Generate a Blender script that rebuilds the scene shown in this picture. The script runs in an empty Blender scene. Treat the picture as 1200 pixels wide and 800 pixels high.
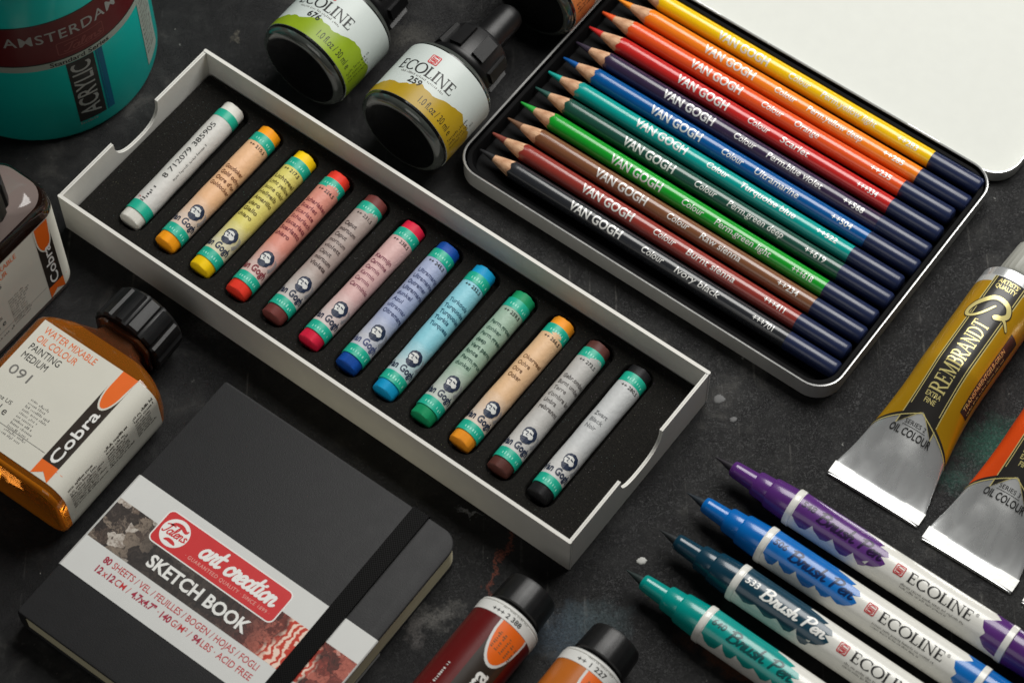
import bpy, bmesh, math, random
import numpy as np
from mathutils import Vector, Matrix, geometry

# ------------------------------------------------------------------ scene, camera, light
scene = bpy.context.scene
COL = scene.collection
CM = 0.01                                   # everything below is written in centimetres
PI = math.pi
rad = math.radians

cam_data = bpy.data.cameras.new("camera")
cam = bpy.data.objects.new("camera", cam_data)
COL.objects.link(cam)
cam.location = (0, -50.585 * CM, 87.7 * CM)
cam.rotation_euler = (rad(90 - 60.0236), 0, 0)
cam_data.sensor_width = 36
cam_data.lens = 88.70
cam_data.clip_start = 0.02
cam_data.clip_end = 20
cam_data.dof.use_dof = True
cam_data.dof.focus_distance = 1.0
cam_data.dof.aperture_fstop = 13
scene.camera = cam

world = bpy.data.worlds.new("World")
scene.world = world
world.use_nodes = True
bg = world.node_tree.nodes["Background"]
bg.inputs[0].default_value = (0.62, 0.64, 0.66, 1)
bg.inputs[1].default_value = 0.022


def lamp(name, loc, target, size, size_y, watts, col):
    d = bpy.data.lights.new(name, 'AREA')
    d.shape = 'RECTANGLE'
    d.size, d.size_y = size * CM, size_y * CM
    d.energy = watts
    d.color = col
    o = bpy.data.objects.new(name, d)
    COL.objects.link(o)
    o.location = Vector(loc) * CM
    o.rotation_euler = (Vector(target) - Vector(loc)).to_track_quat('-Z', 'Y').to_euler()
    return o


lamp("softbox", (26, 37, 66), (2, 0, 0), 60, 48, 8.1, (1.0, 0.985, 0.95))
lamp("fill_panel", (-34, -52, 52), (4, -2, 0), 48, 38, 0.62, (1.0, 0.98, 0.93))

scene.view_settings.view_transform = 'Standard'
scene.view_settings.look = 'None'
scene.view_settings.exposure = 0.0
scene.view_settings.gamma = 1.0

# ------------------------------------------------------------------ materials
def lin(c):
    return tuple((v / 255 / 12.92) if v / 255 <= 0.04045 else ((v / 255 + 0.055) / 1.055) ** 2.4 for v in c)


MATS = {}


def mat(name, srgb, rough=0.5, metal=0.0, spec=0.5, coat=0.0, var=0.06, nscale=1.5, bump=0.0, bscale=20.0,
        trans=0.0, ior=1.45, stretch=None):
    """Principled material with gentle procedural variation of colour and gloss; scales are per centimetre."""
    if name in MATS:
        return MATS[name]
    m = bpy.data.materials.new(name)
    m.use_nodes = True
    nt = m.node_tree
    N, L = nt.nodes, nt.links
    b = N["Principled BSDF"]
    b.inputs["Metallic"].default_value = metal
    b.inputs["Specular IOR Level"].default_value = spec
    b.inputs["Coat Weight"].default_value = coat
    b.inputs["Coat Roughness"].default_value = 0.12
    b.inputs["Transmission Weight"].default_value = trans
    b.inputs["IOR"].default_value = ior
    c = lin(srgb)
    tc = N.new("ShaderNodeTexCoord")
    mp = N.new("ShaderNodeMapping")
    s = stretch or (1, 1, 1)
    mp.inputs["Scale"].default_value = (100 * s[0], 100 * s[1], 100 * s[2])
    L.new(tc.outputs["Object"], mp.inputs["Vector"])
    nz = N.new("ShaderNodeTexNoise")
    nz.inputs["Scale"].default_value = nscale
    nz.inputs["Detail"].default_value = 5
    L.new(mp.outputs[0], nz.inputs["Vector"])
    mx = N.new("ShaderNodeMix")
    mx.data_type = 'RGBA'
    mx.inputs["A"].default_value = tuple(v * (1 - var) for v in c) + (1,)
    mx.inputs["B"].default_value = tuple(min(1, v * (1 + var) + var * 0.01) for v in c) + (1,)
    L.new(nz.outputs["Fac"], mx.inputs["Factor"])
    L.new(mx.outputs["Result"], b.inputs["Base Color"])
    mr = N.new("ShaderNodeMapRange")
    mr.inputs["To Min"].default_value = max(0.02, rough - 0.07)
    mr.inputs["To Max"].default_value = min(1, rough + 0.07)
    L.new(nz.outputs["Fac"], mr.inputs["Value"])
    L.new(mr.outputs[0], b.inputs["Roughness"])
    if bump:
        n2 = N.new("ShaderNodeTexNoise")
        n2.inputs["Scale"].default_value = bscale
        n2.inputs["Detail"].default_value = 4
        L.new(mp.outputs[0], n2.inputs["Vector"])
        bp = N.new("ShaderNodeBump")
        bp.inputs["Strength"].default_value = bump
        bp.inputs["Distance"].default_value = 0.0003
        L.new(n2.outputs["Fac"], bp.inputs["Height"])
        L.new(bp.outputs[0], b.inputs["Normal"])
    MATS[name] = m
    return m


class NT:
    """Tiny node-graph writer."""
    def __init__(self, name):
        self.m = bpy.data.materials.new(name)
        self.m.use_nodes = True
        self.t = self.m.node_tree
        self.b = self.t.nodes["Principled BSDF"]
        MATS[name] = self.m

    def n(self, kind, ins=None, **props):
        o = self.t.nodes.new(kind)
        for k, v in props.items():
            setattr(o, k, v)
        for k, v in (ins or {}).items():
            if hasattr(v, "is_output"):
                self.t.links.new(v, o.inputs[k])
            else:
                o.inputs[k].default_value = v
        return o

    def math(self, op, a, b=0.0, clamp=False):
        return self.n("ShaderNodeMath", {0: a, 1: b}, operation=op, use_clamp=clamp).outputs[0]

    def mix(self, f, a, b):
        return self.n("ShaderNodeMix", {"Factor": f, "A": a, "B": b}, data_type='RGBA').outputs["Result"]

    def ramp(self, f, stops):
        r = self.n("ShaderNodeValToRGB", {"Fac": f})
        e = r.color_ramp.elements
        while len(e) < len(stops):
            e.new(0.5)
        for i, (p, c) in enumerate(stops):
            e[i].position = p
            e[i].color = tuple(c) + (1,)
        return r.outputs["Color"]

    def range(self, v, a, b, c=0.0, d=1.0):
        return self.n("ShaderNodeMapRange", {"Value": v, "From Min": a, "From Max": b, "To Min": c, "To Max": d}).outputs[0]

    def noise(self, vec, scale, detail=5, rough=0.55, dist=0.0):
        return self.n("ShaderNodeTexNoise", {"Vector": vec, "Scale": scale, "Detail": detail, "Roughness": rough,
                                             "Distortion": dist}).outputs["Fac"]

    def coords(self, scale=100.0, rot=0.0, stretch=(1, 1, 1)):
        tc = self.n("ShaderNodeTexCoord")
        return self.n("ShaderNodeMapping", {"Vector": tc.outputs["Object"], "Rotation": (0, 0, rot),
                                            "Scale": tuple(scale * s for s in stretch)}).outputs[0]

    def out(self, **kw):
        for k, v in kw.items():
            k = k.replace("_", " ")
            if hasattr(v, "is_output"):
                self.t.links.new(v, self.b.inputs[k])
            else:
                self.b.inputs[k].default_value = v


def table_material():
    g = NT("worn_slate_paint")
    P = g.coords()
    big = g.noise(P, 0.16, 6, 0.6)
    mid = g.noise(P, 0.9, 7, 0.65, 0.6)
    fine = g.noise(P, 9.0, 6, 0.7)
    col = g.ramp(g.math('ADD', g.math('MULTIPLY', big, 0.45), g.math('MULTIPLY', mid, 0.55)),
                 [(0.36, lin((11, 11, 12))), (0.48, lin((22, 22, 23))), (0.57, lin((37, 37, 37))), (0.66, lin((64, 63, 61)))])
    col = g.mix(g.range(fine, 0.5, 0.8, 0.0, 0.22), col, lin((54, 53, 52)) + (1,))
    # scratches in two directions
    for rot, sc, seed in ((0.5, 3.2, 0.0), (-0.9, 4.1, 3.0)):
        q = g.coords(100.0, rot, (1.0, 0.03, 1.0))
        q = g.n("ShaderNodeVectorMath", {0: q, 1: (seed, seed * 2, 0)}, operation='ADD').outputs[0]
        sn = g.noise(q, sc, 2, 0.5)
        s = g.math('MULTIPLY', g.range(sn, 0.68, 0.75), g.range(mid, 0.45, 0.6))
        col = g.mix(g.math('MULTIPLY', s, 0.3), col, lin((120, 118, 114)) + (1,))
    # stray paint: smears that stay where they are
    wob = g.n("ShaderNodeTexNoise", {"Vector": P, "Scale": 1.1, "Detail": 6.0, "Roughness": 0.7}).outputs["Color"]
    wv = g.n("ShaderNodeVectorMath", {0: wob, 1: (0.5, 0.5, 0.5)}, operation='SUBTRACT').outputs[0]
    wv = g.n("ShaderNodeVectorMath", {0: wv, "Scale": 2.6}, operation='SCALE').outputs[0]
    PW = g.n("ShaderNodeVectorMath", {0: P, 1: wv}, operation='ADD').outputs[0]
    smears = [(-0.45, -9.9, 0.17, 2.2, -0.35, (122, 64, 48), 0.75), (1.7, -12.6, 1.7, 1.2, 0.3, (66, 82, 96), 0.5),
              (3.2, -12.2, 1.6, 1.0, 0.2, (80, 96, 100), 0.4), (18.9, -4.5, 1.7, 1.1, 0.6, (36, 84, 70), 0.8),
              (17.2, -6.2, 1.0, 0.7, 0.2, (40, 80, 70), 0.55), (5.6, -11.1, 0.5, 0.35, 0.0, (84, 96, 40), 0.6),
              (-2.9, -12.0, 1.3, 0.7, 0.4, (112, 110, 106), 0.55), (-3.7, -12.6, 0.6, 0.8, 0.0, (98, 94, 92), 0.5),
              (8.2, -14.0, 2.6, 0.5, -0.62, (104, 60, 34), 0.5), (9.6, -13.6, 1.6, 0.35, -0.62, (66, 82, 40), 0.5),
              (-11.9, 15.2, 0.25, 0.25, 0, (110, 104, 92), 0.5), (-12.4, 0.6, 0.9, 0.7, 0.3, (92, 92, 92), 0.35),
              (11.5, 0.2, 1.6, 1.0, 0.2, (70, 70, 70), 0.4), (-1.6, -7.75, 0.9, 0.16, -0.12, (128, 130, 134), 0.85),
              (-4.6, 15.2, 1.4, 0.9, 0.3, (84, 82, 76), 0.4), (15.8, 3.6, 2.0, 1.2, 0.2, (72, 72, 72), 0.4)]
    for x, y, rx, ry, rot, c, k in smears:
        v = g.n("ShaderNodeVectorMath", {0: PW, 1: (x, y, 0)}, operation='SUBTRACT').outputs[0]
        v = g.n("ShaderNodeMapping", {"Vector": v, "Rotation": (0, 0, -rot)}).outputs[0]
        v = g.n("ShaderNodeVectorMath", {0: v, 1: (1 / rx, 1 / ry, 0)}, operation='MULTIPLY').outputs[0]
        d = g.n("ShaderNodeVectorMath", {0: v}, operation='LENGTH').outputs["Value"]
        f = g.math('MULTIPLY', g.range(d, 1.05, 0.35), g.range(fine, 0.3, 0.55))
        col = g.mix(g.math('MULTIPLY', f, k), col, lin(c) + (1,))
    # pale flecks
    wf = g.n("ShaderNodeTexNoise", {"Vector": P, "Scale": 7.0, "Detail": 5.0}).outputs["Color"]
    PF = g.n("ShaderNodeVectorMath", {0: P, 1: g.n("ShaderNodeVectorMath", {0: wf, "Scale": 0.35}, operation='SCALE').outputs[0]}, operation='ADD').outputs[0]
    vo = g.n("ShaderNodeTexVoronoi", {"Vector": PF, "Scale": 0.75, "Randomness": 1.0})
    fl = g.math('MULTIPLY', g.range(vo.outputs["Distance"], 0.06, 0.03), g.range(mid, 0.5, 0.56))
    col = g.mix(g.math('MULTIPLY', fl, 0.6), col, lin((150, 150, 146)) + (1,))
    vo2 = g.n("ShaderNodeTexVoronoi", {"Vector": PF, "Scale": 2.6, "Randomness": 1.0})
    fl2 = g.math('MULTIPLY', g.range(vo2.outputs["Distance"], 0.09, 0.04), g.range(big, 0.5, 0.6))
    col = g.mix(g.math('MULTIPLY', fl2, 0.4), col, lin((130, 128, 124)) + (1,))
    crack = g.n("ShaderNodeTexVoronoi", {"Vector": PW, "Scale": 4.2}, feature='DISTANCE_TO_EDGE').outputs["Distance"]
    h = g.math('ADD', g.math('MULTIPLY', mid, 0.9), g.math('MULTIPLY', fine, 0.3))
    h = g.math('ADD', h, g.math('MULTIPLY', g.range(crack, 0.0, 0.16), 0.3))
    h = g.math('ADD', h, g.math('MULTIPLY', g.noise(P, 26.0, 3), 0.1))
    bp = g.n("ShaderNodeBump", {"Height": h, "Strength": 0.48, "Distance": 0.0007})
    g.out(Base_Color=col, Roughness=g.range(mid, 0.3, 0.7, 0.5, 0.68), Normal=bp.outputs[0], Specular_IOR_Level=0.24)
    return g.m


def wrapper_material(name, srgb):
    """Printed paper: its tint fades to pale towards the end that carries the portrait mark."""
    g = NT(name)
    P = g.coords()
    x = g.n("ShaderNodeSeparateXYZ", {0: P}).outputs[0]
    nz = g.noise(P, 2.2, 5, 0.6)
    f = g.range(g.math('ADD', x, g.math('MULTIPLY', nz, 0.9)), 1.9, 3.1)
    c = tuple(0.86 * v + 0.14 * 0.36 for v in lin(srgb))
    pale = tuple(0.35 * a + 0.65 * b for a, b in zip(c, lin((205, 203, 200))))
    col = g.mix(f, pale + (1,), c + (1,))
    col = g.mix(g.range(g.noise(P, 7.0, 4), 0.35, 0.7, 0.0, 0.16), col, tuple(v * 0.72 for v in c) + (1,))
    bp = g.n("ShaderNodeBump", {"Height": g.noise(P, 5.0, 3), "Strength": 0.4, "Distance": 0.0005})
    g.out(Base_Color=col, Roughness=0.5, Specular_IOR_Level=0.35, Normal=bp.outputs[0])
    return g.m


def collage_material():
    """The printed photo strip of the paper band: a jumble of dark, brown, grey and red shapes."""
    g = NT("printed_collage")
    P = g.coords()
    w = g.n("ShaderNodeTexNoise", {"Vector": P, "Scale": 1.6, "Detail": 4.0}).outputs["Color"]
    PW = g.n("ShaderNodeVectorMath", {0: P, 1: g.n("ShaderNodeVectorMath", {0: w, "Scale": 1.1}, operation='SCALE').outputs[0]},
             operation='ADD').outputs[0]
    cell = g.n("ShaderNodeTexVoronoi", {"Vector": PW, "Scale": 1.7}).outputs["Color"]
    cs = g.n("ShaderNodeSeparateColor", {0: cell}).outputs[0]
    tex = g.noise(PW, 3.4, 7, 0.7, 1.2)
    t = g.math('ADD', g.math('MULTIPLY', cs, 0.55), g.math('MULTIPLY', tex, 0.5))
    dark = g.ramp(t, [(0.25, lin((30, 26, 25))), (0.42, lin((66, 58, 54))), (0.52, lin((140, 126, 112))), (0.6, lin((52, 42, 40))), (0.7, lin((120, 104, 92))), (0.8, lin((196, 188, 178)))])
    warm = g.ramp(t, [(0.25, lin((48, 34, 30))), (0.42, lin((120, 58, 50))), (0.52, lin((184, 104, 88))), (0.6, lin((84, 40, 36))), (0.7, lin((160, 76, 64))), (0.8, lin((232, 196, 178)))])
    x = g.n("ShaderNodeSeparateXYZ", {0: P}).outputs[0]
    col = g.mix(g.range(g.math('ADD', x, g.math('MULTIPLY', tex, 2.0)), 6.2, 8.2), dark, warm)
    # dark middle under the big title
    y = g.n("ShaderNodeSeparateXYZ", {0: P}).outputs[1]
    mid = g.math('MULTIPLY', g.range(g.math('ABSOLUTE', g.math('SUBTRACT', x, 4.8)), 3.4, 2.2), 0.85)
    col = g.mix(mid, col, g.ramp(tex, [(0.3, lin((38, 37, 38))), (0.75, lin((72, 66, 62)))]))
    # striped red-and-cream cloth near the free end
    wv = g.n("ShaderNodeTexWave", {"Vector": PW, "Scale": 1.1, "Distortion": 3.0, "Detail": 2.0}).outputs["Fac"]
    st = g.ramp(wv, [(0.3, lin((196, 62, 44))), (0.5, lin((226, 140, 116))), (0.7, lin((240, 214, 196)))])
    d = g.math('ABSOLUTE', g.math('SUBTRACT', g.math('ADD', x, g.math('MULTIPLY', g.noise(P, 0.9, 3), 1.6)), 10.0))
    col = g.mix(g.range(d, 1.05, 0.75), col, st)
    g.out(Base_Color=col, Roughness=0.5, Specular_IOR_Level=0.3)
    return g.m


def elastic_material():
    g = NT("woven_elastic")
    P = g.coords()
    br = g.n("ShaderNodeTexChecker", {"Vector": P, "Scale": 17.0, "Color1": lin((2, 2, 2)) + (1,), "Color2": lin((28, 28, 28)) + (1,)})
    bp = g.n("ShaderNodeBump", {"Height": br.outputs["Fac"], "Strength": 0.5, "Distance": 0.0003})
    g.out(Base_Color=br.outputs["Color"], Roughness=0.8, Normal=bp.outputs[0], Specular_IOR_Level=0.12)
    return g.m


def foil_material():
    g = NT("crumpled_foil_metal")
    P = g.coords()
    Q = g.coords(100.0, 0.0, (0.35, 1.0, 1.0))
    n1 = g.noise(P, 0.55, 3, 0.5)
    n2 = g.noise(Q, 1.6, 4, 0.55, 0.5)
    h = g.math('ADD', g.math('MULTIPLY', n1, 1.0), g.math('MULTIPLY', n2, 0.12))
    bp = g.n("ShaderNodeBump", {"Height": h, "Strength": 0.05, "Distance": 0.004})
    g.out(Base_Color=lin((222, 224, 224)) + (1,), Metallic=0.70, Roughness=g.range(n2, 0.3, 0.7, 0.24, 0.32), Normal=bp.outputs[0])
    return g.m


def paper_edge_material():
    g = NT("page_edges")
    P = g.coords(100.0, 0.0, (0.4, 0.4, 26.0))
    f = g.noise(P, 2.0, 3)
    g.out(Base_Color=g.ramp(f, [(0.3, lin((214, 204, 166))), (0.7, lin((246, 238, 206)))]), Roughness=0.85, Specular_IOR_Level=0.2)
    return g.m


def wood_material():
    g = NT("sharpened_cedar")
    P = g.coords(100.0, 0.0, (0.8, 7.0, 7.0))
    f = g.noise(P, 1.4, 4)
    g.out(Base_Color=g.ramp(f, [(0.3, lin((176, 128, 96))), (0.7, lin((226, 186, 150)))]), Roughness=0.6, Specular_IOR_Level=0.3)
    return g.m


def glass_material(name, srgb, rough=0.03, clear=1.0):
    g = NT(name)
    P = g.coords()
    bp = g.n("ShaderNodeBump", {"Height": g.noise(P, 0.7, 2), "Strength": 0.05, "Distance": 0.004})
    g.out(Base_Color=lin(srgb) + (1,), Roughness=rough, Transmission_Weight=clear, IOR=1.5, Normal=bp.outputs[0])
    return g.m


def foam_material():
    g = NT("black_flocked_foam")
    P = g.coords()
    f = g.noise(P, 16.0, 4, 0.75)
    col = g.ramp(f, [(0.3, lin((20, 20, 19))), (0.55, lin((31, 30, 28))), (0.78, lin((48, 46, 42)))])
    dust = g.n("ShaderNodeTexNoise", {"Vector": P, "Scale": 0.8, "Detail": 3.0}).outputs["Color"]
    sp = g.n("ShaderNodeTexVoronoi", {"Vector": P, "Scale": 7.0}).outputs["Distance"]
    col = g.mix(g.math('MULTIPLY', g.range(sp, 0.13, 0.04), 0.22), col, dust)
    bp = g.n("ShaderNodeBump", {"Height": f, "Strength": 0.7, "Distance": 0.0005})
    g.out(Base_Color=col, Roughness=0.95, Specular_IOR_Level=0.1, Normal=bp.outputs[0])
    return g.m


TABLE = table_material()
CARD = mat("white_card", (222, 220, 214), 0.6, spec=0.3, var=0.06, bump=0.16, bscale=14)
FOAM = foam_material()
TINWHITE = mat("white_lacquered_tin", (206, 208, 202), 0.6, spec=0.2, var=0.035, bump=0.05, bscale=4)
TINGREY = mat("grey_tin_side", (186, 186, 182), 0.32, metal=0.35, var=0.06, bump=0.06, bscale=8)
TINRIM = mat("bright_tin_rim", (226, 226, 224), 0.25, metal=0.7, var=0.05)
BLACKPL = mat("black_plastic_tray", (6, 6, 7), 0.65, spec=0.1, var=0.15, nscale=3, bump=0.12, bscale=25)
CAPBLACK = mat("black_cap_plastic", (15, 15, 16), 0.4, spec=0.5, var=0.15, bump=0.12, bscale=22)
LEATHER = mat("black_book_cover", (41, 41, 42), 0.56, spec=0.28, var=0.08, bump=0.35, bscale=24)
PAPERW = mat("white_label_paper", (214, 215, 212), 0.5, spec=0.3, var=0.03)
PAPERW2 = mat("cream_label_paper", (214, 212, 200), 0.5, spec=0.35, var=0.03)
INKBLACK = mat("black_ink", (22, 22, 22), 0.5, var=0.1)
INKGREY = mat("grey_ink", (112, 110, 106), 0.55, var=0.1)
INKRED = mat("red_ink", (190, 40, 44), 0.5, var=0.05)
INKCRIM = mat("crimson_ink", (164, 34, 62), 0.5, var=0.05)
INKORANGE = mat("orange_ink", (232, 104, 22), 0.45, var=0.05)
INKWHITE = mat("white_ink", (238, 238, 234), 0.4, var=0.02)
INKSILVER = mat("silver_foil_print", (226, 226, 222), 0.35, metal=0.25, var=0.05)
INKGOLD = mat("gold_foil_print", (226, 212, 140), 0.32, metal=0.35, var=0.06)
INKNAVY = mat("navy_ink", (26, 40, 66), 0.5, var=0.08)
TEALBAND = mat("turquoise_band", (28, 172, 144), 0.4, var=0.05)
TEALTXT = mat("pale_teal_ink", (150, 222, 204), 0.5)
PANELRED = mat("red_panel_print", (206, 48, 50), 0.42, var=0.03)
COLLAGE = collage_material()
ELASTIC = elastic_material()
FOIL = foil_material()
PAGES = paper_edge_material()
WOOD = wood_material()
AMBER = glass_material("amber_glass", (250, 150, 46), 0.03, 0.82)
AMBERGLOW = glass_material("amber_glow_base", (255, 152, 36), 0.08, 0.5)  # brighter copy of the amber glass; glow of lit liquid put into its colour
AMBERNECK = glass_material("brown_neck_glass", (120, 74, 48), 0.06, 0.7)
SMOKE = glass_material("brown_glass", (160, 144, 138), 0.06, 0.5)
SMOKERIM = glass_material("dark_brown_glass", (60, 38, 30), 0.04, 0.8)
INKGLASS = mat("black_ink_glass", (8, 9, 9), 0.12, spec=0.6, coat=0.4, var=0.3)
CLEARRIM = mat("glass_edge", (70, 74, 70), 0.12, spec=0.7, coat=0.5, var=0.3)


# ------------------------------------------------------------------ mesh building
class MB:
    """Collects geometry in centimetres and links it as ONE mesh object."""
    def __init__(self):
        self.v, self.f, self.mi, self.mats = [], [], [], []

    def m(self, material):
        if material not in self.mats:
            self.mats.append(material)
        return self.mats.index(material)

    def add(self, verts, faces, material):
        k, i = len(self.v), self.m(material)
        self.v += [tuple(p) for p in verts]
        for f in faces:
            self.f.append([k + a for a in f])
            self.mi.append(i)

    def loops(self, loops, mats, cap0=None, cap1=None, close=True):
        """Skin a list of equal-length vertex loops; mats is one material or one per gap."""
        n = len(loops[0])
        k = len(self.v)
        for lp in loops:
            self.v += [tuple(p) for p in lp]
        for j in range(len(loops) - 1):
            i = self.m(mats[j] if isinstance(mats, (list, tuple)) else mats)
            for a in range(n if close else n - 1):
                b = (a + 1) % n
                self.f.append([k + j * n + a, k + j * n + b, k + (j + 1) * n + b, k + (j + 1) * n + a])
                self.mi.append(i)
        if cap0:
            self.f.append([k + a for a in range(n)][::-1])
            self.mi.append(self.m(cap0))
        if cap1:
            q = k + (len(loops) - 1) * n
            self.f.append([q + a for a in range(n)])
            self.mi.append(self.m(cap1))

    def lathe_x(self, prof, mats, seg=40, center=(0, 0), cap0=True, cap1=True, shape=None):
        """Profile [(x, r)] turned about the x axis through (y, z) = center."""
        loops = []
        for x, r in prof:
            lp = []
            for s in range(seg):
                t = 2 * PI * s / seg
                q = r * (shape(t, x) if shape else 1)
                lp.append((x, center[0] + q * math.sin(t), center[1] + q * math.cos(t)))
            loops.append(lp[::-1])
        ml = mats if isinstance(mats, (list, tuple)) else [mats] * (len(prof) - 1)
        self.loops(loops, ml, ml[0] if cap0 else None, ml[-1] if cap1 else None)

    def lathe_z(self, prof, mats, seg=48, center=(0, 0), cap0=True, cap1=True, shape=None):
        loops = []
        for z, r in prof:
            loops.append([(center[0] + r * (shape(2 * PI * s / seg, z) if shape else 1) * math.cos(2 * PI * s / seg),
                           center[1] + r * (shape(2 * PI * s / seg, z) if shape else 1) * math.sin(2 * PI * s / seg), z) for s in range(seg)])
        ml = mats if isinstance(mats, (list, tuple)) else [mats] * (len(prof) - 1)
        self.loops(loops, ml, ml[0] if cap0 else None, ml[-1] if cap1 else None)

    def build(self, name, parent=None, smooth=35, matrix=None, bevel=0.0):
        me = bpy.data.meshes.new(name)
        vs = self.v if matrix is None else [tuple(matrix @ Vector(p)) for p in self.v]
        me.from_pydata([(x * CM, y * CM, z * CM) for x, y, z in vs], [], self.f)
        for mm in self.mats:
            me.materials.append(mm)
        me.polygons.foreach_set("material_index", self.mi)
        me.update()
        if smooth:
            me.polygons.foreach_set("use_smooth", [True] * len(me.polygons))
            me.set_sharp_from_angle(angle=rad(smooth))
        o = bpy.data.objects.new(name, me)
        COL.objects.link(o)
        if parent:
            o.parent = parent
        if bevel:
            b = o.modifiers.new("edge", 'BEVEL')
            b.width = bevel * CM
            b.segments = 2
            b.limit_method = 'ANGLE'
        return o


def tag(o, label=None, cat=None, group=None, kind=None):
    for k, v in (("label", label), ("category", cat), ("group", group), ("kind", kind)):
        if v:
            o[k] = v
    return o


def thing(name, loc, rot=0.0, label=None, cat=None, group=None, matrix=None):
    o = bpy.data.objects.new(name, None)
    o.empty_display_size = 0.01
    COL.objects.link(o)
    if matrix is not None:
        o.matrix_world = matrix
    else:
        o.location = Vector(loc) * CM
        o.rotation_euler = (0, 0, rot)
    return tag(o, label, cat, group)


def rrect(hx, hy, r, z, seg=6, cx=0.0, cy=0.0):
    r = max(min(r, hx - 1e-4, hy - 1e-4), 1e-4)
    pts = []
    for k, (sx, sy) in enumerate(((1, 1), (-1, 1), (-1, -1), (1, -1))):
        for s in range(seg + 1):
            a = PI / 2 * (k + s / seg)
            pts.append((cx + sx * (hx - r) + r * math.cos(a), cy + sy * (hy - r) + r * math.sin(a), z))
    return pts


# ------------------------------------------------------------------ printing: flat shapes laid on a surface
_text_cache = {}


def text_shape(s, bold=0.0, spacing=1.0):
    key = (s, bold, spacing)
    if key not in _text_cache:
        cu = bpy.data.curves.new("lettering_source", 'FONT')
        cu.body = s
        cu.size = 1.0
        cu.offset = bold
        cu.space_character = spacing
        cu.resolution_u = 3
        ob = bpy.data.objects.new("lettering_source", cu)
        me = bpy.data.meshes.new_from_object(ob)
        vs = [(v.co.x, v.co.y) for v in me.vertices]
        fs = [tuple(p.vertices) for p in me.polygons]
        bpy.data.objects.remove(ob)
        bpy.data.curves.remove(cu)
        bpy.data.meshes.remove(me)
        if bold:
            vs, fs = merged([(vs, fs)])
        _text_cache[key] = (vs, fs)
    return _text_cache[key]


_cap = text_shape("H")
CAPH = max(v[1] for v in _cap[0])


def fit(vs, x, y, h, width=None, align='l', shear=0.0, rot=0.0, caph=None):
    """Scale outline points so capitals are h high, optionally to an exact width, anchored at (x, y) on the baseline."""
    k = h / (caph or CAPH)
    x0 = min(v[0] for v in vs)
    x1 = max(v[0] for v in vs)
    kx = width / (x1 - x0) if width else k
    w = (x1 - x0) * kx
    off = {'l': 0, 'c': -w / 2, 'r': -w}[align]
    out = []
    for a, b in vs:
        p, q = (a - x0) * kx + off + shear * b * k, b * k
        out.append((x + p * math.cos(rot) - q * math.sin(rot), y + p * math.sin(rot) + q * math.cos(rot)))
    return out


def lay(mb, vs, fs, material, mapf, dx=None, dy=None):
    """Lay a flat outline on a surface through mapf(a, b), cutting it finely enough to follow a curve."""
    if not vs:
        return
    if dx or dy:
        bm = bmesh.new()
        bv = [bm.verts.new((a, b, 0)) for a, b in vs]
        for f in fs:
            try:
                bm.faces.new([bv[i] for i in f])
            except ValueError:
                pass
        for axis, step in ((0, dx), (1, dy)):
            if not step:
                continue
            lo = min(v[axis] for v in vs)
            hi = max(v[axis] for v in vs)
            for k in range(math.floor(lo / step) + 1, math.ceil(hi / step)):
                co, no = [0, 0, 0], [0, 0, 0]
                co[axis], no[axis] = k * step, 1
                bmesh.ops.bisect_plane(bm, geom=bm.verts[:] + bm.edges[:] + bm.faces[:], plane_co=co, plane_no=no, dist=1e-6)
        bm.verts.index_update()
        vs = [(v.co.x, v.co.y) for v in bm.verts]
        fs = [[v.index for v in f.verts] for f in bm.faces]
        bm.free()
    mb.add([mapf(a, b) for a, b in vs], fs, material)


def poly(pts):
    """A filled outline."""
    tri = geometry.tessellate_polygon([[Vector((a, b, 0)) for a, b in pts]])
    return list(pts), [tuple(t) for t in tri]


def smooth_pts(pts, n=5):
    if len(pts) < 3:
        return list(pts)
    out = []
    P = [pts[0]] + list(pts) + [pts[-1]]
    for i in range(1, len(P) - 2):
        p0, p1, p2, p3 = P[i - 1], P[i], P[i + 1], P[i + 2]
        for k in range(n):
            t = k / n
            out.append(tuple(0.5 * (2 * p1[c] + (p2[c] - p0[c]) * t + (2 * p0[c] - 5 * p1[c] + 4 * p2[c] - p3[c]) * t * t
                                    + (3 * p1[c] - p0[c] - 3 * p2[c] + p3[c]) * t ** 3) for c in range(2)))
    out.append(tuple(pts[-1]))
    return out


def ribbon(pts, w, caps=True, union=True):
    """A stroke of width w (number or one per point) as one outline strip."""
    ws = w if isinstance(w, (list, tuple)) else [w] * len(pts)
    vs, fs = [], []
    for i, p in enumerate(pts):
        a, b = pts[max(i - 1, 0)], pts[min(i + 1, len(pts) - 1)]
        dx, dy = b[0] - a[0], b[1] - a[1]
        L = math.hypot(dx, dy) or 1
        nx, ny = -dy / L * ws[i] / 2, dx / L * ws[i] / 2
        vs += [(p[0] + nx, p[1] + ny), (p[0] - nx, p[1] - ny)]
        if i:
            k = 2 * i
            fs.append((k - 2, k - 1, k + 1, k))
    if caps:
        for end in (0, -1):
            c, r = pts[end], ws[end] / 2
            k = len(vs)
            vs += [(c[0] + r * math.cos(t * PI / 4), c[1] + r * math.sin(t * PI / 4)) for t in range(8)]
            fs.append(tuple(range(k, k + 8)))
    return merged([(vs, fs)]) if caps and union else (vs, fs)


def ell(cx, cy, rx, ry, n=24):
    return [(cx + rx * math.cos(2 * PI * i / n), cy + ry * math.sin(2 * PI * i / n)) for i in range(n)]


def rrect2(x0, y0, x1, y1, r, seg=5):
    return [(p[0], p[1]) for p in rrect((x1 - x0) / 2, (y1 - y0) / 2, r, 0, seg, (x0 + x1) / 2, (y0 + y1) / 2)]


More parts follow.
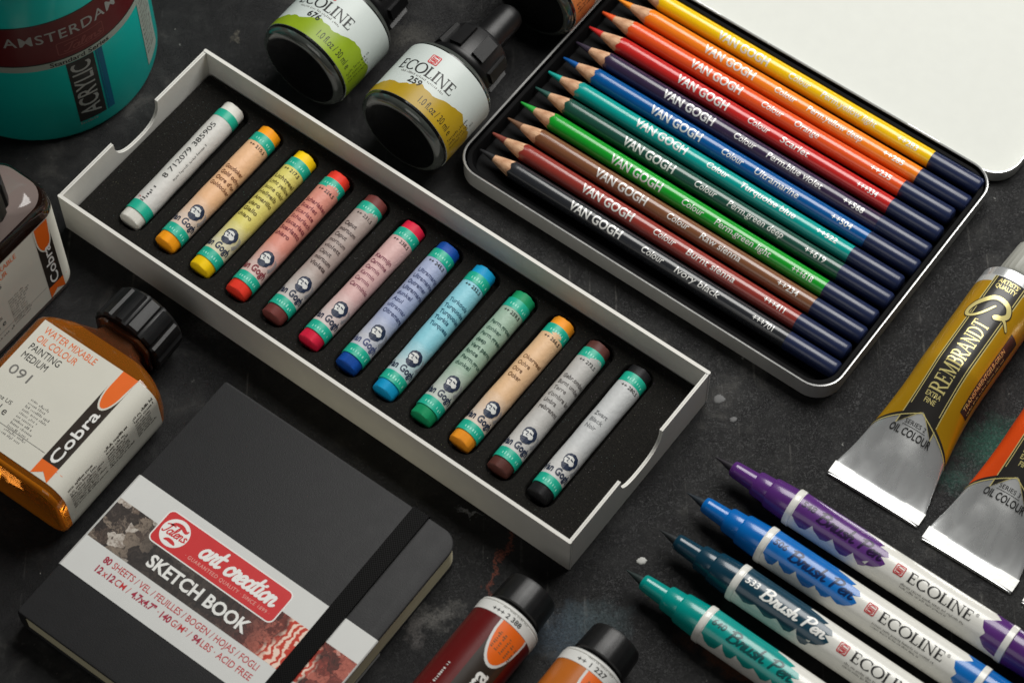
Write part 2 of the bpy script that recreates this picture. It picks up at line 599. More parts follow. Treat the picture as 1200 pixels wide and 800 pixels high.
def arcp(cx, cy, rx, ry, a0, a1, n=14):
    return [(cx + rx * math.cos(rad(a0 + (a1 - a0) * i / n)), cy + ry * math.sin(rad(a0 + (a1 - a0) * i / n))) for i in range(n + 1)]


def contrast(pts, thick=0.165, thin=0.07):
    """Roman stress: thick where the stroke runs upright, thin where it runs level."""
    out = []
    for i in range(len(pts)):
        a, b = pts[max(i - 1, 0)], pts[min(i + 1, len(pts) - 1)]
        L = math.hypot(b[0] - a[0], b[1] - a[1]) or 1
        out.append(thin + (thick - thin) * (abs(b[1] - a[1]) / L) ** 1.5)
    return out


def serif_glyph(ch):
    TK, TN, SF = 0.165, 0.07, 0.065
    def stem(x, w=TK, s=0.15):
        return [([(x, 0), (x, 1)], w), ([(x - s, SF / 2), (x + s, SF / 2)], SF), ([(x - s, 1 - SF / 2), (x + s, 1 - SF / 2)], SF)]
    def bar(x0, x1, y, w=TN):
        return ([(x0, y), (x1, y)], w)
    if ch == 'E':
        return stem(.18) + [bar(.18, .6, .972), ([(.6, 1), (.62, .8)], .05), bar(.18, .5, .52), ([(.5, .63), (.5, .41)], .05), bar(.18, .64, .028), ([(.63, 0), (.68, .22)], .05)], .76
    if ch == 'L':
        return stem(.18) + [bar(.18, .62, .028), ([(.61, 0), (.66, .24)], .05)], .7
    if ch == 'I':
        return stem(.18), .37
    if ch == 'C':
        p = arcp(.52, .5, .44, .485, 42, 318, 22)
        return [(p, contrast(p)), ([(.84, .66), (.86, .95)], .05)], .95
    if ch == 'O':
        p = arcp(.52, .5, .45, .485, 0, 360, 28)
        return [(p, contrast(p))], 1.06
    if ch == 'N':
        return [([(.17, 0), (.17, 1)], TN), ([(.13, 1), (.82, 0)], .13), ([(.8, 0), (.8, 1)], TN), ([(.03, .025), (.31, .025)], SF),
                ([(.66, .975), (.94, .975)], SF), ([(.02, .975), (.2, .975)], SF)], .99
    if ch == 'R':
        p = [(.18, .972), (.38, .972)] + arcp(.38, .735, .24, .237, 90, -90, 10) + [(.18, .498)]
        return stem(.18) + [(p, contrast(p)), ([(.36, .5), (.76, .02)], .13), ([(.68, .025), (.88, .025)], SF)], .86
    if ch == 'M':
        return [([(.15, 0), (.18, 1)], TN), ([(.16, 1), (.52, .05)], .14), ([(.5, .05), (.86, 1)], TN), ([(.9, 0), (.88, 1)], .14),
                ([(.03, .025), (.28, .025)], SF), ([(.74, .025), (1.05, .025)], SF), ([(.04, .975), (.2, .975)], SF), ([(.84, .975), (1.02, .975)], SF)], 1.1
    if ch == 'B':
        p = [(.18, .972), (.36, .972)] + arcp(.36, .75, .22, .222, 90, -90, 10) + [(.18, .528)]
        q = [(.18, .53), (.38, .53)] + arcp(.38, .28, .26, .252, 90, -90, 10) + [(.18, .028)]
        return stem(.18) + [(p, contrast(p)), (q, contrast(q))], .78
    if ch == 'A':
        return [([(.08, 0), (.44, 1)], TN), ([(.42, 1), (.8, 0)], .14), bar(.2, .68, .36), ([(-.02, .025), (.22, .025)], SF), ([(.66, .025), (.94, .025)], SF)], .92
    if ch == 'D':
        p = [(.18, .972), (.38, .972)] + arcp(.38, .5, .46, .472, 90, -90, 16) + [(.18, .028)]
        return stem(.18) + [(p, contrast(p))], .98
    if ch == 'T':
        return stem(.4) + [bar(.03, .77, .972), ([(.04, 1), (.02, .78)], .05), ([(.76, 1), (.78, .78)], .05)], .82
    return [], .4


SCRIPT = {
    'a': ([[(.38, .42), (.2, .5), (.05, .3), (.08, .06), (.24, .0), (.37, .22), (.42, .5)], [(.42, .5), (.37, .15), (.43, .0), (.56, .1)]], .5),
    'r': ([[(.0, .05), (.1, .35), (.12, .56), (.2, .46), (.33, .46), (.27, .2), (.31, .0), (.44, .08)]], .4),
    't': ([[(.17, .88), (.1, .25), (.17, .0), (.34, .1)], [(-.02, .56), (.34, .6)]], .31),
    'c': ([[(.36, .4), (.22, .5), (.05, .3), (.08, .05), (.22, .0), (.42, .14)]], .37),
    'e': ([[(.03, .2), (.24, .26), (.34, .42), (.2, .5), (.05, .3), (.08, .05), (.22, .0), (.42, .13)]], .38),
    'i': ([[(.1, .48), (.06, .12), (.13, .0), (.27, .1)], [(.14, .68), (.15, .71)]], .23),
    'o': ([[(.22, .5), (.05, .3), (.06, .08), (.2, .0), (.36, .18), (.34, .42), (.2, .5)], [(.32, .44), (.46, .42)]], .42),
    'n': ([[(.06, .5), (.05, .0)], [(.05, .25), (.18, .48), (.3, .42), (.28, .12), (.35, .0), (.48, .1)]], .46),
    'u': ([[(.05, .5), (.04, .12), (.14, .0), (.3, .18), (.35, .5)], [(.35, .5), (.3, .12), (.38, .0), (.49, .1)]], .46),
    's': ([[(.3, .42), (.18, .5), (.08, .4), (.22, .22), (.22, .05), (.1, .0), (.0, .08)], [(.22, .05), (.34, .08)]], .32),
    'h': ([[(.12, 1.0), (.04, .0)], [(.05, .22), (.18, .48), (.3, .42), (.28, .12), (.35, .0), (.48, .1)]], .46),
    'l': ([[(.02, .1), (.25, .75), (.2, 1.0), (.1, .8), (.08, .15), (.16, .0), (.3, .1)]], .27),
    'B': ([[(.14, 1.0), (.06, .0)], [(-.02, .86), (.3, 1.02), (.52, .84), (.4, .6), (.16, .53)], [(.16, .53), (.46, .5), (.55, .2), (.3, -.02), (.02, .06)]], .66),
    'P': ([[(.16, 1.0), (.06, .0)], [(-.02, .84), (.3, 1.03), (.54, .84), (.42, .55), (.12, .48)]], .56),
    'T': ([[(-.05, .84), (.25, .98), (.7, .94)], [(.42, .96), (.27, .3), (.1, .02), (-.06, .12)]], .44),
    'V': ([[(.02, .96), (.14, .0)], [(.14, .0), (.44, 1.0)]], .44),
    'G': ([[(.5, .84), (.34, 1.0), (.1, .72), (.06, .25), (.26, .0), (.48, .18), (.5, .42), (.3, .42)]], .58),
    'g': ([[(.36, .42), (.2, .5), (.05, .3), (.08, .06), (.24, .02), (.38, .5)], [(.38, .5), (.34, -.2), (.18, -.4), (.02, -.3)]], .46),
}


def word(s, kind, width_pen=0.1, spacing=0.0):
    """Stroke lettering: list of (verts, faces) with capitals one unit high."""
    x, out = 0.0, []
    for ch in s:
        if ch == ' ':
            x += 0.36
            continue
        if kind == 'serif':
            strokes, adv = serif_glyph(ch)
            for pts, w in strokes:
                out.append(ribbon([(x + a, b) for a, b in pts], w, caps=False))
        else:
            strokes, adv = SCRIPT[ch]
            for pts in strokes:
                out.append(ribbon([(x + a, b) for a, b in smooth_pts(pts)], width_pen, True, False))
        x += adv + spacing
    return out, x


def merged(shapes):
    """Overlapping pieces of one printed word as a single flat sheet, every spot covered once."""
    V, F = [], []
    for vs, fs in shapes:
        k = len(V)
        V += [Vector((p[0], p[1])) for p in vs]
        for f in fs:
            for j in range(1, len(f) - 1):
                t = [k + f[0], k + f[j], k + f[j + 1]]
                A, B, C = (V[i] for i in t)
                ar = (B - A).cross(C - A)
                if abs(ar) > 1e-7:
                    F.append(t if ar > 0 else t[::-1])
    out = geometry.delaunay_2d_cdt(V, [], F, 0, 1e-5)
    P = np.array([(v.x, v.y) for v in out[0]])
    T = np.array([tuple(f) for f in out[2]])
    C = P[T].mean(axis=1)[:, None, :]
    S = np.array([[(V[i].x, V[i].y) for i in f] for f in F])[None]
    inside = np.ones((len(T), len(F)), bool)
    for i in range(3):
        A, B = S[:, :, i], S[:, :, (i + 1) % 3]
        inside &= (B[..., 0] - A[..., 0]) * (C[..., 1] - A[..., 1]) - (B[..., 1] - A[..., 1]) * (C[..., 0] - A[..., 0]) >= -1e-9
    keep = inside.any(axis=1)
    return [tuple(p) for p in P], [tuple(int(i) for i in f) for f in T[keep]]


def lay_word(mb, s, kind, x, y, h, material, mapf, width=None, pen=0.1, shear=0.0, rot=0.0, spacing=0.0, dx=None, dy=None):
    shapes, W = word(s, kind, pen, spacing)
    kx = width / W if width else h
    vs, fs = merged(shapes)
    pts = []
    for a, b in vs:
        p, q = a * kx + shear * b * h, b * h
        pts.append((x + p * math.cos(rot) - q * math.sin(rot), y + p * math.sin(rot) + q * math.cos(rot)))
    lay(mb, pts, fs, material, mapf, dx, dy)


def lay_text(mb, s, x, y, h, material, mapf, width=None, bold=0.0, align='l', shear=0.0, rot=0.0, spacing=1.0, dx=None, dy=None):
    vs, fs = text_shape(s, bold, spacing)
    lay(mb, fit(vs, x, y, h, width, align, shear, rot), fs, material, mapf, dx, dy)


def microtext(mb, x, y, length, h, lines, material, mapf, seed, rot=0.0, pitch=1.7, ragged=0.35, density=0.62):
    """Print too fine to read: ticks grouped like words."""
    r = random.Random(seed)
    vs, fs = [], []
    for ln in range(lines):
        a, end = 0.0, length * (1 - ragged * r.random())
        while a < end:
            for _ in range(r.randint(3, 8)):
                hh = h * r.choice((0.6, 0.62, 0.66, 1.0, 0.7))
                yy = -ln * h * pitch - (h * 0.25 if r.random() < 0.12 else 0)
                w = h * density * r.uniform(0.35, 0.75)
                k = len(vs)
                for p, q in ((a, yy), (a + w, yy), (a + w, yy + hh), (a, yy + hh)):
                    vs.append((x + p * math.cos(rot) - q * math.sin(rot), y + p * math.sin(rot) + q * math.cos(rot)))
                fs.append((k, k + 1, k + 2, k + 3))
                a += h * 0.72
                if a > end:
                    break
            a += h * 0.6
    mb.add([mapf(p, q) for p, q in vs], fs, material)


def emblem(mb, cx, cy, s, mapf, rot=0.0, fg=None, ground=None):
    """The small red square mark with three swept strokes."""
    fg, ground = fg or INKRED, ground or PAPERW
    def place(pts):
        return [(cx + (a * math.cos(rot) - b * math.sin(rot)) * s, cy + (a * math.sin(rot) + b * math.cos(rot)) * s) for a, b in pts]
    out = rrect2(-.5, -.5, .5, .5, .14)
    p, f = poly(place(out))
    lay(mb, p, f, fg, lambda a, b: mapf(a, b, 0.0), 0.12, 0.12)
    p, f = poly(place(rrect2(-.40, -.40, .40, .40, .1)))
    lay(mb, p, f, ground, lambda a, b: mapf(a, b, 0.002), 0.12, 0.12)
    for k, sw in enumerate(([(.3, .3), (-.1, .34), (-.3, .16), (.0, .1), (.3, .08)], [(-.34, .0), (.0, -.04), (.34, -.06)], [(-.3, -.14), (.1, -.16), (.3, -.24), (.0, -.34), (-.3, -.3)])):
        v, f = ribbon(smooth_pts(sw), .10)
        lay(mb, place(v), f, fg, lambda a, b, e=k: mapf(a, b, 0.004 + 0.0006 * e))


def flat_map(z):
    return lambda a, b, e=0.0: (a, b, z + e)


def roll_map(R, zc, phi=0.0, lift=0.006, rf=None):
    """Along x, arc length b measured from the angle phi off the top, towards +y."""
    def f(a, b, e=0.0):
        r = (rf(a) if rf else R) + lift + e
        t = b / R + phi
        return (a, r * math.sin(t), zc + r * math.cos(t))
    return f


def across(mapf):
    """Read across the roll: text runs towards -y, its capitals point along +x."""
    return lambda a, b, e=0.0: mapf(b, -a, e)


# ------------------------------------------------------------------ placement
AU = rad(-36.8)                   # everything on the table is squared up to this direction (u); v is 90 degrees left of it
UX, UY = math.cos(AU), math.sin(AU)


def uv(u, v, z=0.0):
    return (u * UX - v * UY, u * UY + v * UX, z)


AV = AU + PI / 2

# ------------------------------------------------------------------ the table
t = MB()
t.loops([rrect(75, 75, 2, -3.0), rrect(75, 75, 2, 0.0)], TABLE, TABLE, TABLE)
tag(t.build("tabletop", smooth=0), kind="structure")

# ------------------------------------------------------------------ pastel box with its foam insert and pastels
BOX_A = rad(-37.035)
BL, BW, BH = 25.77, 9.22, 2.318
box = thing("pastel_box", (-5.329, 1.371, 0), BOX_A, "open shallow white card box with thumb notches holding the row of pastels", "box")


def notched(y0, y1, h, depth, half):
    pts = [(y0, 0), (y1, 0), (y1, h), (half, h)]
    n = 18
    for i in range(1, n):
        a = PI * i / n
        pts.append((half * math.copysign(abs(math.cos(a)) ** 0.75, math.cos(a)), h - depth * math.sin(a) ** 0.75))
    return pts + [(-half, h), (y0, h)]


t = MB()
WT = 0.15
for s in (-1, 1):                                  # long walls run the full length
    y0, y1 = sorted((s * BW / 2, s * (BW / 2 - WT)))
    t.loops([rrect(BL / 2, (y1 - y0) / 2, 0.06, z, 3, 0, (y0 + y1) / 2) for z in (0, 0.03, BH - 0.03, BH)], CARD, CARD, CARD)
for s in (-1, 1):                                  # short walls, each two layers of card with a thumb notch
    for x0, x1, h in ((0.0, 0.065, BH - 0.015), (0.078, 0.145, BH - 0.03)):
        xa, xb = sorted((s * (BL / 2 - 0.012 - x0), s * (BL / 2 - 0.012 - x1)))
        pl = notched(-BW / 2 + WT + 0.01, BW / 2 - WT - 0.01, h, 1.2, 1.36)
        A = [(xa, y, z) for y, z in pl]
        B = [(xb, y, z) for y, z in pl]
        tri = geometry.tessellate_polygon([[Vector((y, z, 0)) for y, z in pl]])
        k = len(pl)
        t.add(A + B, [tuple(f) for f in tri] + [tuple(i + k for i in f[::-1]) for f in tri] + [(i, (i + 1) % k, k + (i + 1) % k, k + i) for i in range(k)], CARD)
t.loops([rrect(BL / 2 - 0.21, BW / 2 - 0.21, 0.05, z, 2) for z in (0.02, 0.12)], CARD, CARD, CARD)
t.build("tray", box, smooth=30)

PX = [-10.45 + 1.888 * i for i in range(12)]
PY0, PYL = -3.28, 6.88
FZ = 0.92


def slot_loop(cx, hw, y0, y1, r, z):
    return rrect(hw, (y1 - y0) / 2, r, z, 5, cx, (y0 + y1) / 2)


bm = bmesh.new()
ed = []
outer = [bm.verts.new(p) for p in rrect(BL / 2 - 0.24, BW / 2 - 0.24, 0.1, FZ, 2)]
ed += [bm.edges.new((outer[i], outer[(i + 1) % len(outer)])) for i in range(len(outer))]
slots = []
for x in PX:
    lp = slot_loop(x, 0.69, PY0 - 0.24, PY0 + PYL + 0.26, 0.5, FZ)
    vs = [bm.verts.new(p) for p in lp]
    ed += [bm.edges.new((vs[i], vs[(i + 1) % len(vs)])) for i in range(len(vs))]
bmesh.ops.triangle_fill(bm, use_beauty=True, use_dissolve=False, edges=ed)
bm.verts.index_update()
t = MB()
t.add([tuple(v.co) for v in bm.verts], [[v.index for v in f.verts] for f in bm.faces], FOAM)
bm.free()
for x in PX:
    a, b = PY0 - 0.24, PY0 + PYL + 0.26
    t.loops([slot_loop(x, 0.69, a, b, 0.5, FZ), slot_loop(x, 0.655, a + 0.03, b - 0.03, 0.48, FZ - 0.04), slot_loop(x, 0.635, a + 0.05, b - 0.05, 0.47, FZ - 0.2),
             slot_loop(x, 0.60, a + 0.08, b - 0.08, 0.45, 0.34)], FOAM, None, FOAM)
t.loops([rrect(BL / 2 - 0.24, BW / 2 - 0.24, 0.1, FZ, 2), rrect(BL / 2 - 0.235, BW / 2 - 0.235, 0.1, 0.14, 2)], FOAM)
t.build("foam_insert", box, smooth=40)

PASTELS = [  # stick colour, wrapper tint, ink, roll, label
    ((222, 220, 212), (214, 212, 206), INKBLACK, 0.0, "white pastel stick printed with a long number, nearest the notched end by the turquoise jar"),
    ((255, 160, 20), (244, 190, 140), mat("print_brown", (120, 72, 40), 0.6), -0.05, "amber-tipped pastel in a pale apricot wrapper lying beside the white pastel"),
    ((250, 205, 12), (226, 214, 100), mat("print_olive", (104, 92, 34), 0.6), 0.10, "lemon yellow pastel in a yellow printed wrapper"),
    ((232, 58, 40), (226, 142, 122), mat("print_maroon", (128, 52, 60), 0.6), 0.08, "bright red pastel in a salmon wrapper"),
    ((112, 56, 52), (176, 158, 150), mat("print_taupe", (76, 60, 58), 0.6), -0.03, "reddish brown pastel in a greyish taupe wrapper between the bright red and crimson ones"),
    ((212, 28, 62), (220, 176, 172), mat("print_rose", (132, 74, 88), 0.6), 0.02, "crimson pastel in a pale pink wrapper"),
    ((10, 72, 158), (162, 174, 208), mat("print_slate", (66, 76, 116), 0.6), 0.0, "dark blue pastel in a lavender grey wrapper"),
    ((8, 150, 200), (134, 208, 224), mat("print_petrol", (36, 92, 116), 0.6), -0.04, "cyan blue pastel in a sky blue wrapper"),
    ((16, 142, 92), (152, 182, 160), mat("print_pine", (50, 84, 70), 0.6), 0.03, "green pastel in a sage green wrapper"),
    ((238, 150, 36), (232, 188, 140), mat("print_umber", (122, 86, 52), 0.6), -0.02, "ochre-tipped pastel in a peach wrapper between the green and dark brown ones"),
    ((88, 50, 44), (186, 184, 180), mat("print_ash", (96, 92, 90), 0.6), 0.05, "dark brown pastel in a light grey wrapper"),
    ((26, 26, 28), (196, 198, 198), mat("print_grey", (112, 114, 116), 0.6), -0.02, "black pastel in a silver grey wrapper, last in the row by the right-hand notch"),
]


NAMES = [(),
         ("Goudoker", "Gold ochre", "Ocre d'or", "Goldocker"),
         ("Lichtgeel", "Light yellow", "Jaune clair", "Hellgelb", "Amarillo", "claro", "Giallo", "chiaro"),
         ("Scharlaken", "Scarlet", "Ecarlate", "Scharlach", "Escarlata", "Scarlatto", "chiaro"),
         ("Caput", "mortuum", "Caput", "mortuum", "violett", "Caput", "mortuum", "Violeta"),
         ("Karmijn", "Carmine", "Carmin", "Karmin", "Carmin", "Carminio"),
         ("Ultramarijn", "Ultramarine", "Outremer", "Ultramarin", "dunkel", "Azul", "ultramar", "Oltremare"),
         ("Turkoois", "Turquoise", "Turquoise", "Turkis", "Turquesa"),
         ("Perm.groen", "donker", "Perm.green", "deep", "Vert perm.", "fonce", "Perm.grun", "dunkel"),
         ("Okergeel", "Ochre", "Ocre", "Ocker"),
         ("Gebr.omber", "Burnt umber", "Terre", "d'ombre br.", "Umbra", "gebrannt"),
         ("Zwart", "Black", "Noir")]


def portrait_mark(mb, cx, cy, s, mapf):
    """A bearded head in dark ink, drawn small."""
    def put(pts, m, e):
        p, f = poly([(cx + a * s, cy + b * s) for a, b in pts])
        lay(mb, p, f, m, lambda a, b: mapf(a, b, e), 0.16, 0.16)
    put([(-.44, .16), (-.40, .40), (-.22, .56), (.06, .62), (.34, .52), (.52, .30), (.56, .04), (.44, -.16), (.40, -.34), (.20, -.50), (-.04, -.58), (-.24, -.50), (-.38, -.30), (-.34, -.14), (-.42, .0)], INKNAVY, 0.001)
    put([(-.36, .14), (-.28, .34), (-.05, .42), (.16, .36), (.22, .16), (.30, .12), (.34, -.02), (.26, -.14), (.14, -.2), (.04, -.12), (-.14, -.16), (-.26, -.2), (-.30, -.06), (-.38, .02)], PAPERW, 0.003)
    for pts, w in (([(-.30, .18), (-.14, .2)], .08), ([(.0, .2), (.14, .17)], .08), ([(-.10, .16), (-.16, -.02), (-.06, -.03)], .05), ([(-.22, -.22), (-.02, -.2)], .05)):
        v, f = ribbon([(cx + a * s, cy + b * s) for a, b in pts], w * s)
        lay(mb, v, f, INKNAVY, lambda a, b: mapf(a, b, 0.005), 0.16, 0.16)
    for a0 in (0, 1, 2):
        v, f = ribbon([(cx + p * s, cy + q * s) for p, q in arcp(.05, .0, .70 + a0 * .09, .62 + a0 * .08, -40, 40 - 8 * a0, 6)], 0.05 * s)
        lay(mb, v, f, mat("mark_shade", (150, 152, 158), 0.6), lambda a, b: mapf(a, b, 0.002), 0.16, 0.16)


def make_pastel(i, stick, tint, ink, roll, label):
    y0 = PY0 + 0.03 * math.sin(i * 2.3)
    L = PYL + 0.03 * math.cos(i * 1.7)
    c = Vector((PX[i], y0, 0.90))
    ca, sa = math.cos(BOX_A), math.sin(BOX_A)
    loc = (-5.329 + c.x * ca - c.y * sa, 1.371 + c.x * sa + c.y * ca, 0.0)
    rot = BOX_A + PI / 2 + rad((1.3, 0.4, -0.5, 0.9, 0.3, -0.7, 0.5, 1.1, 0.1, -0.6, 0.4, -0.2)[i])
    o = thing("oil_pastel", loc, rot, label, "pastel", "oil pastels in the white box")
    zc = 0.90
    chalk = mat("pastel_stick_%d" % i, stick, 0.55, spec=0.3, var=0.1, nscale=4, bump=0.25, bscale=14)
    m = MB()
    r = random.Random(i)
    m.lathe_x([(0, 0.42), (0.03, 0.475), (0.09, 0.50), (L - 0.09, 0.505), (L - 0.03, 0.485), (L, 0.43)], chalk, 36, (0, zc),
              shape=lambda t, x: 1 + 0.012 * math.sin(3 * t + i) + ((0.035 * math.sin(5 * t + i * 2) + 0.03 * math.sin(11 * t + i * 5)) if x < 0.05 or x > L - 0.05 else 0))
    m.build("stick", o)
    R = 0.535
    w = MB()
    wm = wrapper_material("pastel_wrapper_%d" % i, tint)
    xs = [0.90 + k * (L - 0.5 - 0.86) / 14 for k in range(15)]
    w.lathe_x([(x, R + 0.006 * math.sin(k * 1.3 + i) * (0 < k < 14)) for k, x in enumerate(xs)], wm, 36, (0, zc), False, False,
              shape=lambda t, x: 1 + 0.006 * math.sin(2 * t + x + i))
    w.build("wrapper", o)
    for a, b in ((0.46, 0.93), (L - 0.92, L - 0.44) if i else (L - 0.86, L - 0.46)):
        m = MB()
        m.lathe_x([(a, R - 0.03), (a + 0.004, R + 0.006), (b - 0.004, R + 0.006), (b, R - 0.03)], TEALBAND, 36, (0, zc), False, False)
        if i:
            mp = across(roll_map(R, zc, -0.33 + roll, 0.010))
            microtext(m, -0.36, a + 0.14, 0.9, 0.16, 1, TEALTXT, mp, 40 + i, ragged=0.1, density=0.5)
        m.build("band", o)
    m = MB()
    mp = across(roll_map(R, zc, -0.33 + roll, 0.013))
    al = roll_map(R, zc, -0.33 + roll, 0.013)
    if i == 0:
        lay_text(m, "8 712079 385905", 2.35, 0.08, 0.23, INKBLACK, al, width=3.3, dy=0.12)
        microtext(m, 2.5, -0.24, 2.6, 0.10, 1, INKGREY, al, 9)
        microtext(m, 0.95, 0.12, 1.0, 0.16, 1, INKBLACK, al, 10)
        lay_text(m, "V", 1.02, 0.34, 0.14, INKRED, al)
    else:
        portrait_mark(m, 0.03, 1.80, 0.64, mp)
        lay_text(m, "Van Gogh", -0.80, 1.08, 0.30, ink if i in (3, 6) else INKNAVY, mp, width=1.36, bold=0.03, dx=0.12)
        rows = NAMES[i]
        mid = (0, 3.95, 4.2, 4.2, 4.1, 4.0, 4.1, 4.3, 4.0, 4.1, 4.1, 3.95)[i]
        for k, s in enumerate(rows):
            vs, fs = text_shape(s, 0.018)
            wd = min(1.12, 0.118 * len(s))
            lay(m, fit(vs, -0.52 + 0.05 * r.random(), mid + (len(rows) / 2 - k - 1) * 0.33, 0.185, wd), fs, ink, mp, 0.14, None)
        lay_text(m, "++ 2%02d.5" % (i * 7 + 3), -0.40, L - 1.16, 0.15, INKBLACK, mp, width=0.8, dx=0.12, bold=0.01)
    m.build("lettering", o, smooth=0)
    return o


for i, p in enumerate(PASTELS):
    make_pastel(i, *p)

# ------------------------------------------------------------------ pencil tin and pencils
TU, TV, THX, THY, TH = 2.465, 11.37, 9.265, 6.45, 1.043
tin = thing("pencil_tin", uv(TU, TV), AU, "open flat metal tin with rounded corners, black inside, holding the row of coloured pencils", "tin")
t = MB()
R0 = 1.15
t.loops([rrect(THX - 0.10, THY - 0.10, R0 - .1, 0.0, 8), rrect(THX - 0.02, THY - 0.02, R0 - .02, 0.06, 8), rrect(THX - 0.02, THY - 0.02, R0 - .02, TH - 0.10, 8),
         rrect(THX + 0.01, THY + 0.01, R0, TH - 0.06, 8), rrect(THX, THY, R0, TH - 0.01, 8), rrect(THX - 0.04, THY - 0.04, R0 - 0.03, TH, 8), rrect(THX - 0.08, THY - 0.08, R0 - 0.06, TH - 0.03, 8),
         rrect(THX - 0.09, THY - 0.09, R0 - 0.07, 0.1, 8)],
        [TINGREY, TINGREY, TINGREY, TINRIM, TINRIM, TINRIM, BLACKPL], TINGREY, BLACKPL)
t.build("tray", tin)
t = MB()
hx, hy = THX - 0.14, THY - 0.14
t.loops([rrect(hx, hy, R0 - .12, 0.12, 8), rrect(hx, hy, R0 - .12, TH - 0.22, 8), rrect(hx - 0.03, hy - 0.03, R0 - .13, TH - 0.18, 8), rrect(hx - 0.18, hy - 0.18, R0 - .2, TH - 0.18, 8),
         rrect(hx - 0.22, hy - 0.22, R0 - .24, TH - 0.22, 8), rrect(hx - 0.34, hy - 0.34, R0 - .3, 0.28, 8), rrect(hx - 0.42, hy - 0.42, R0 - .36, 0.24, 8)], BLACKPL, None, BLACKPL)
t.build("pencil_bed", tin)
t = MB()
LCY = THY + 0.14 + THY + 0.02
lx, ly, lr = THX + 0.16, THY + 0.06, R0 + 0.1
lc = (0.12, LCY)
t.loops([rrect(lx - .12, ly - .12, lr - .1, 0.0, 8, *lc), rrect(lx, ly, lr, 0.07, 8, *lc), rrect(lx, ly, lr, 0.62, 8, *lc), rrect(lx - .02, ly - .02, lr, 0.66, 8, *lc),
         rrect(lx - .06, ly - .06, lr - .04, 0.66, 8, *lc), rrect(lx - .08, ly - .08, lr - .06, 0.60, 8, *lc), rrect(lx - .10, ly - .10, lr - .08, 0.26, 8, *lc),
         rrect(lx - .22, ly - .22, lr - .16, 0.12, 8, *lc), rrect(lx - .5, ly - .5, lr - .4, 0.10, 8, *lc)],
        [TINGREY, TINGREY, TINRIM, TINRIM, TINRIM, TINWHITE, TINWHITE, TINWHITE], TINGREY, TINWHITE)
t.build("lid", tin)
for x in (-5.4, 5.6):
    t = MB()
    t.lathe_x([(x - 0.8, 0.05), (x - 0.79, 0.07), (x + 0.79, 0.07), (x + 0.8, 0.05)], TINRIM, 14, (THY + 0.075, TH - 0.18))
    t.build("hinge", tin)

PENCILS = [  # colour, lead, words, number, label
    ((236, 192, 10), (240, 198, 12), "Perm.yellow light", "++283", "yellow pencil, outermost in the tin beside the white lid"),
    ((236, 128, 28), (240, 144, 36), "Perm.yellow deep", "++285", "light orange pencil lying next to the yellow one"),
    ((222, 84, 34), (228, 88, 36), "Orange", "++235", "deep orange pencil between the light orange and the scarlet one"),
    ((186, 36, 34), (200, 44, 40), "Scarlet", "+++334", "scarlet red pencil between the deep orange and the dark violet one"),
    ((52, 40, 66), (54, 46, 62), "Perm.blue violet", "++568", "dark violet pencil between the scarlet and the blue one"),
    ((0, 82, 146), (10, 88, 160), "Ultramarine", "++504", "bright blue pencil between the dark violet and the turquoise one"),
    ((0, 150, 142), (20, 160, 150), "Turquoise blue", "++522", "turquoise pencil lying beside the bright blue one"),
    ((28, 74, 62), (40, 84, 76), "Perm.green deep", "++619", "dark bottle green pencil between the turquoise and the bright green one"),
    ((20, 150, 40), (40, 160, 60), "Perm.green light", "+++618", "bright green pencil between the bottle green and the tan brown one"),
    ((120, 78, 52), (116, 84, 62), "Raw sienna", "++234", "tan brown pencil between the bright green and the red-brown one"),
    ((140, 52, 44), (132, 66, 54), "Burnt sienna", "+++411", "red-brown pencil lying next to the black one"),
    ((40, 42, 46), (38, 38, 40), "Ivory black", "+++701", "black pencil with navy dipped end, nearest the pastel box"),
]
NAVYDIP = mat("navy_dipped_lacquer", (28, 38, 70), 0.32, spec=0.5, coat=0.25, var=0.08)


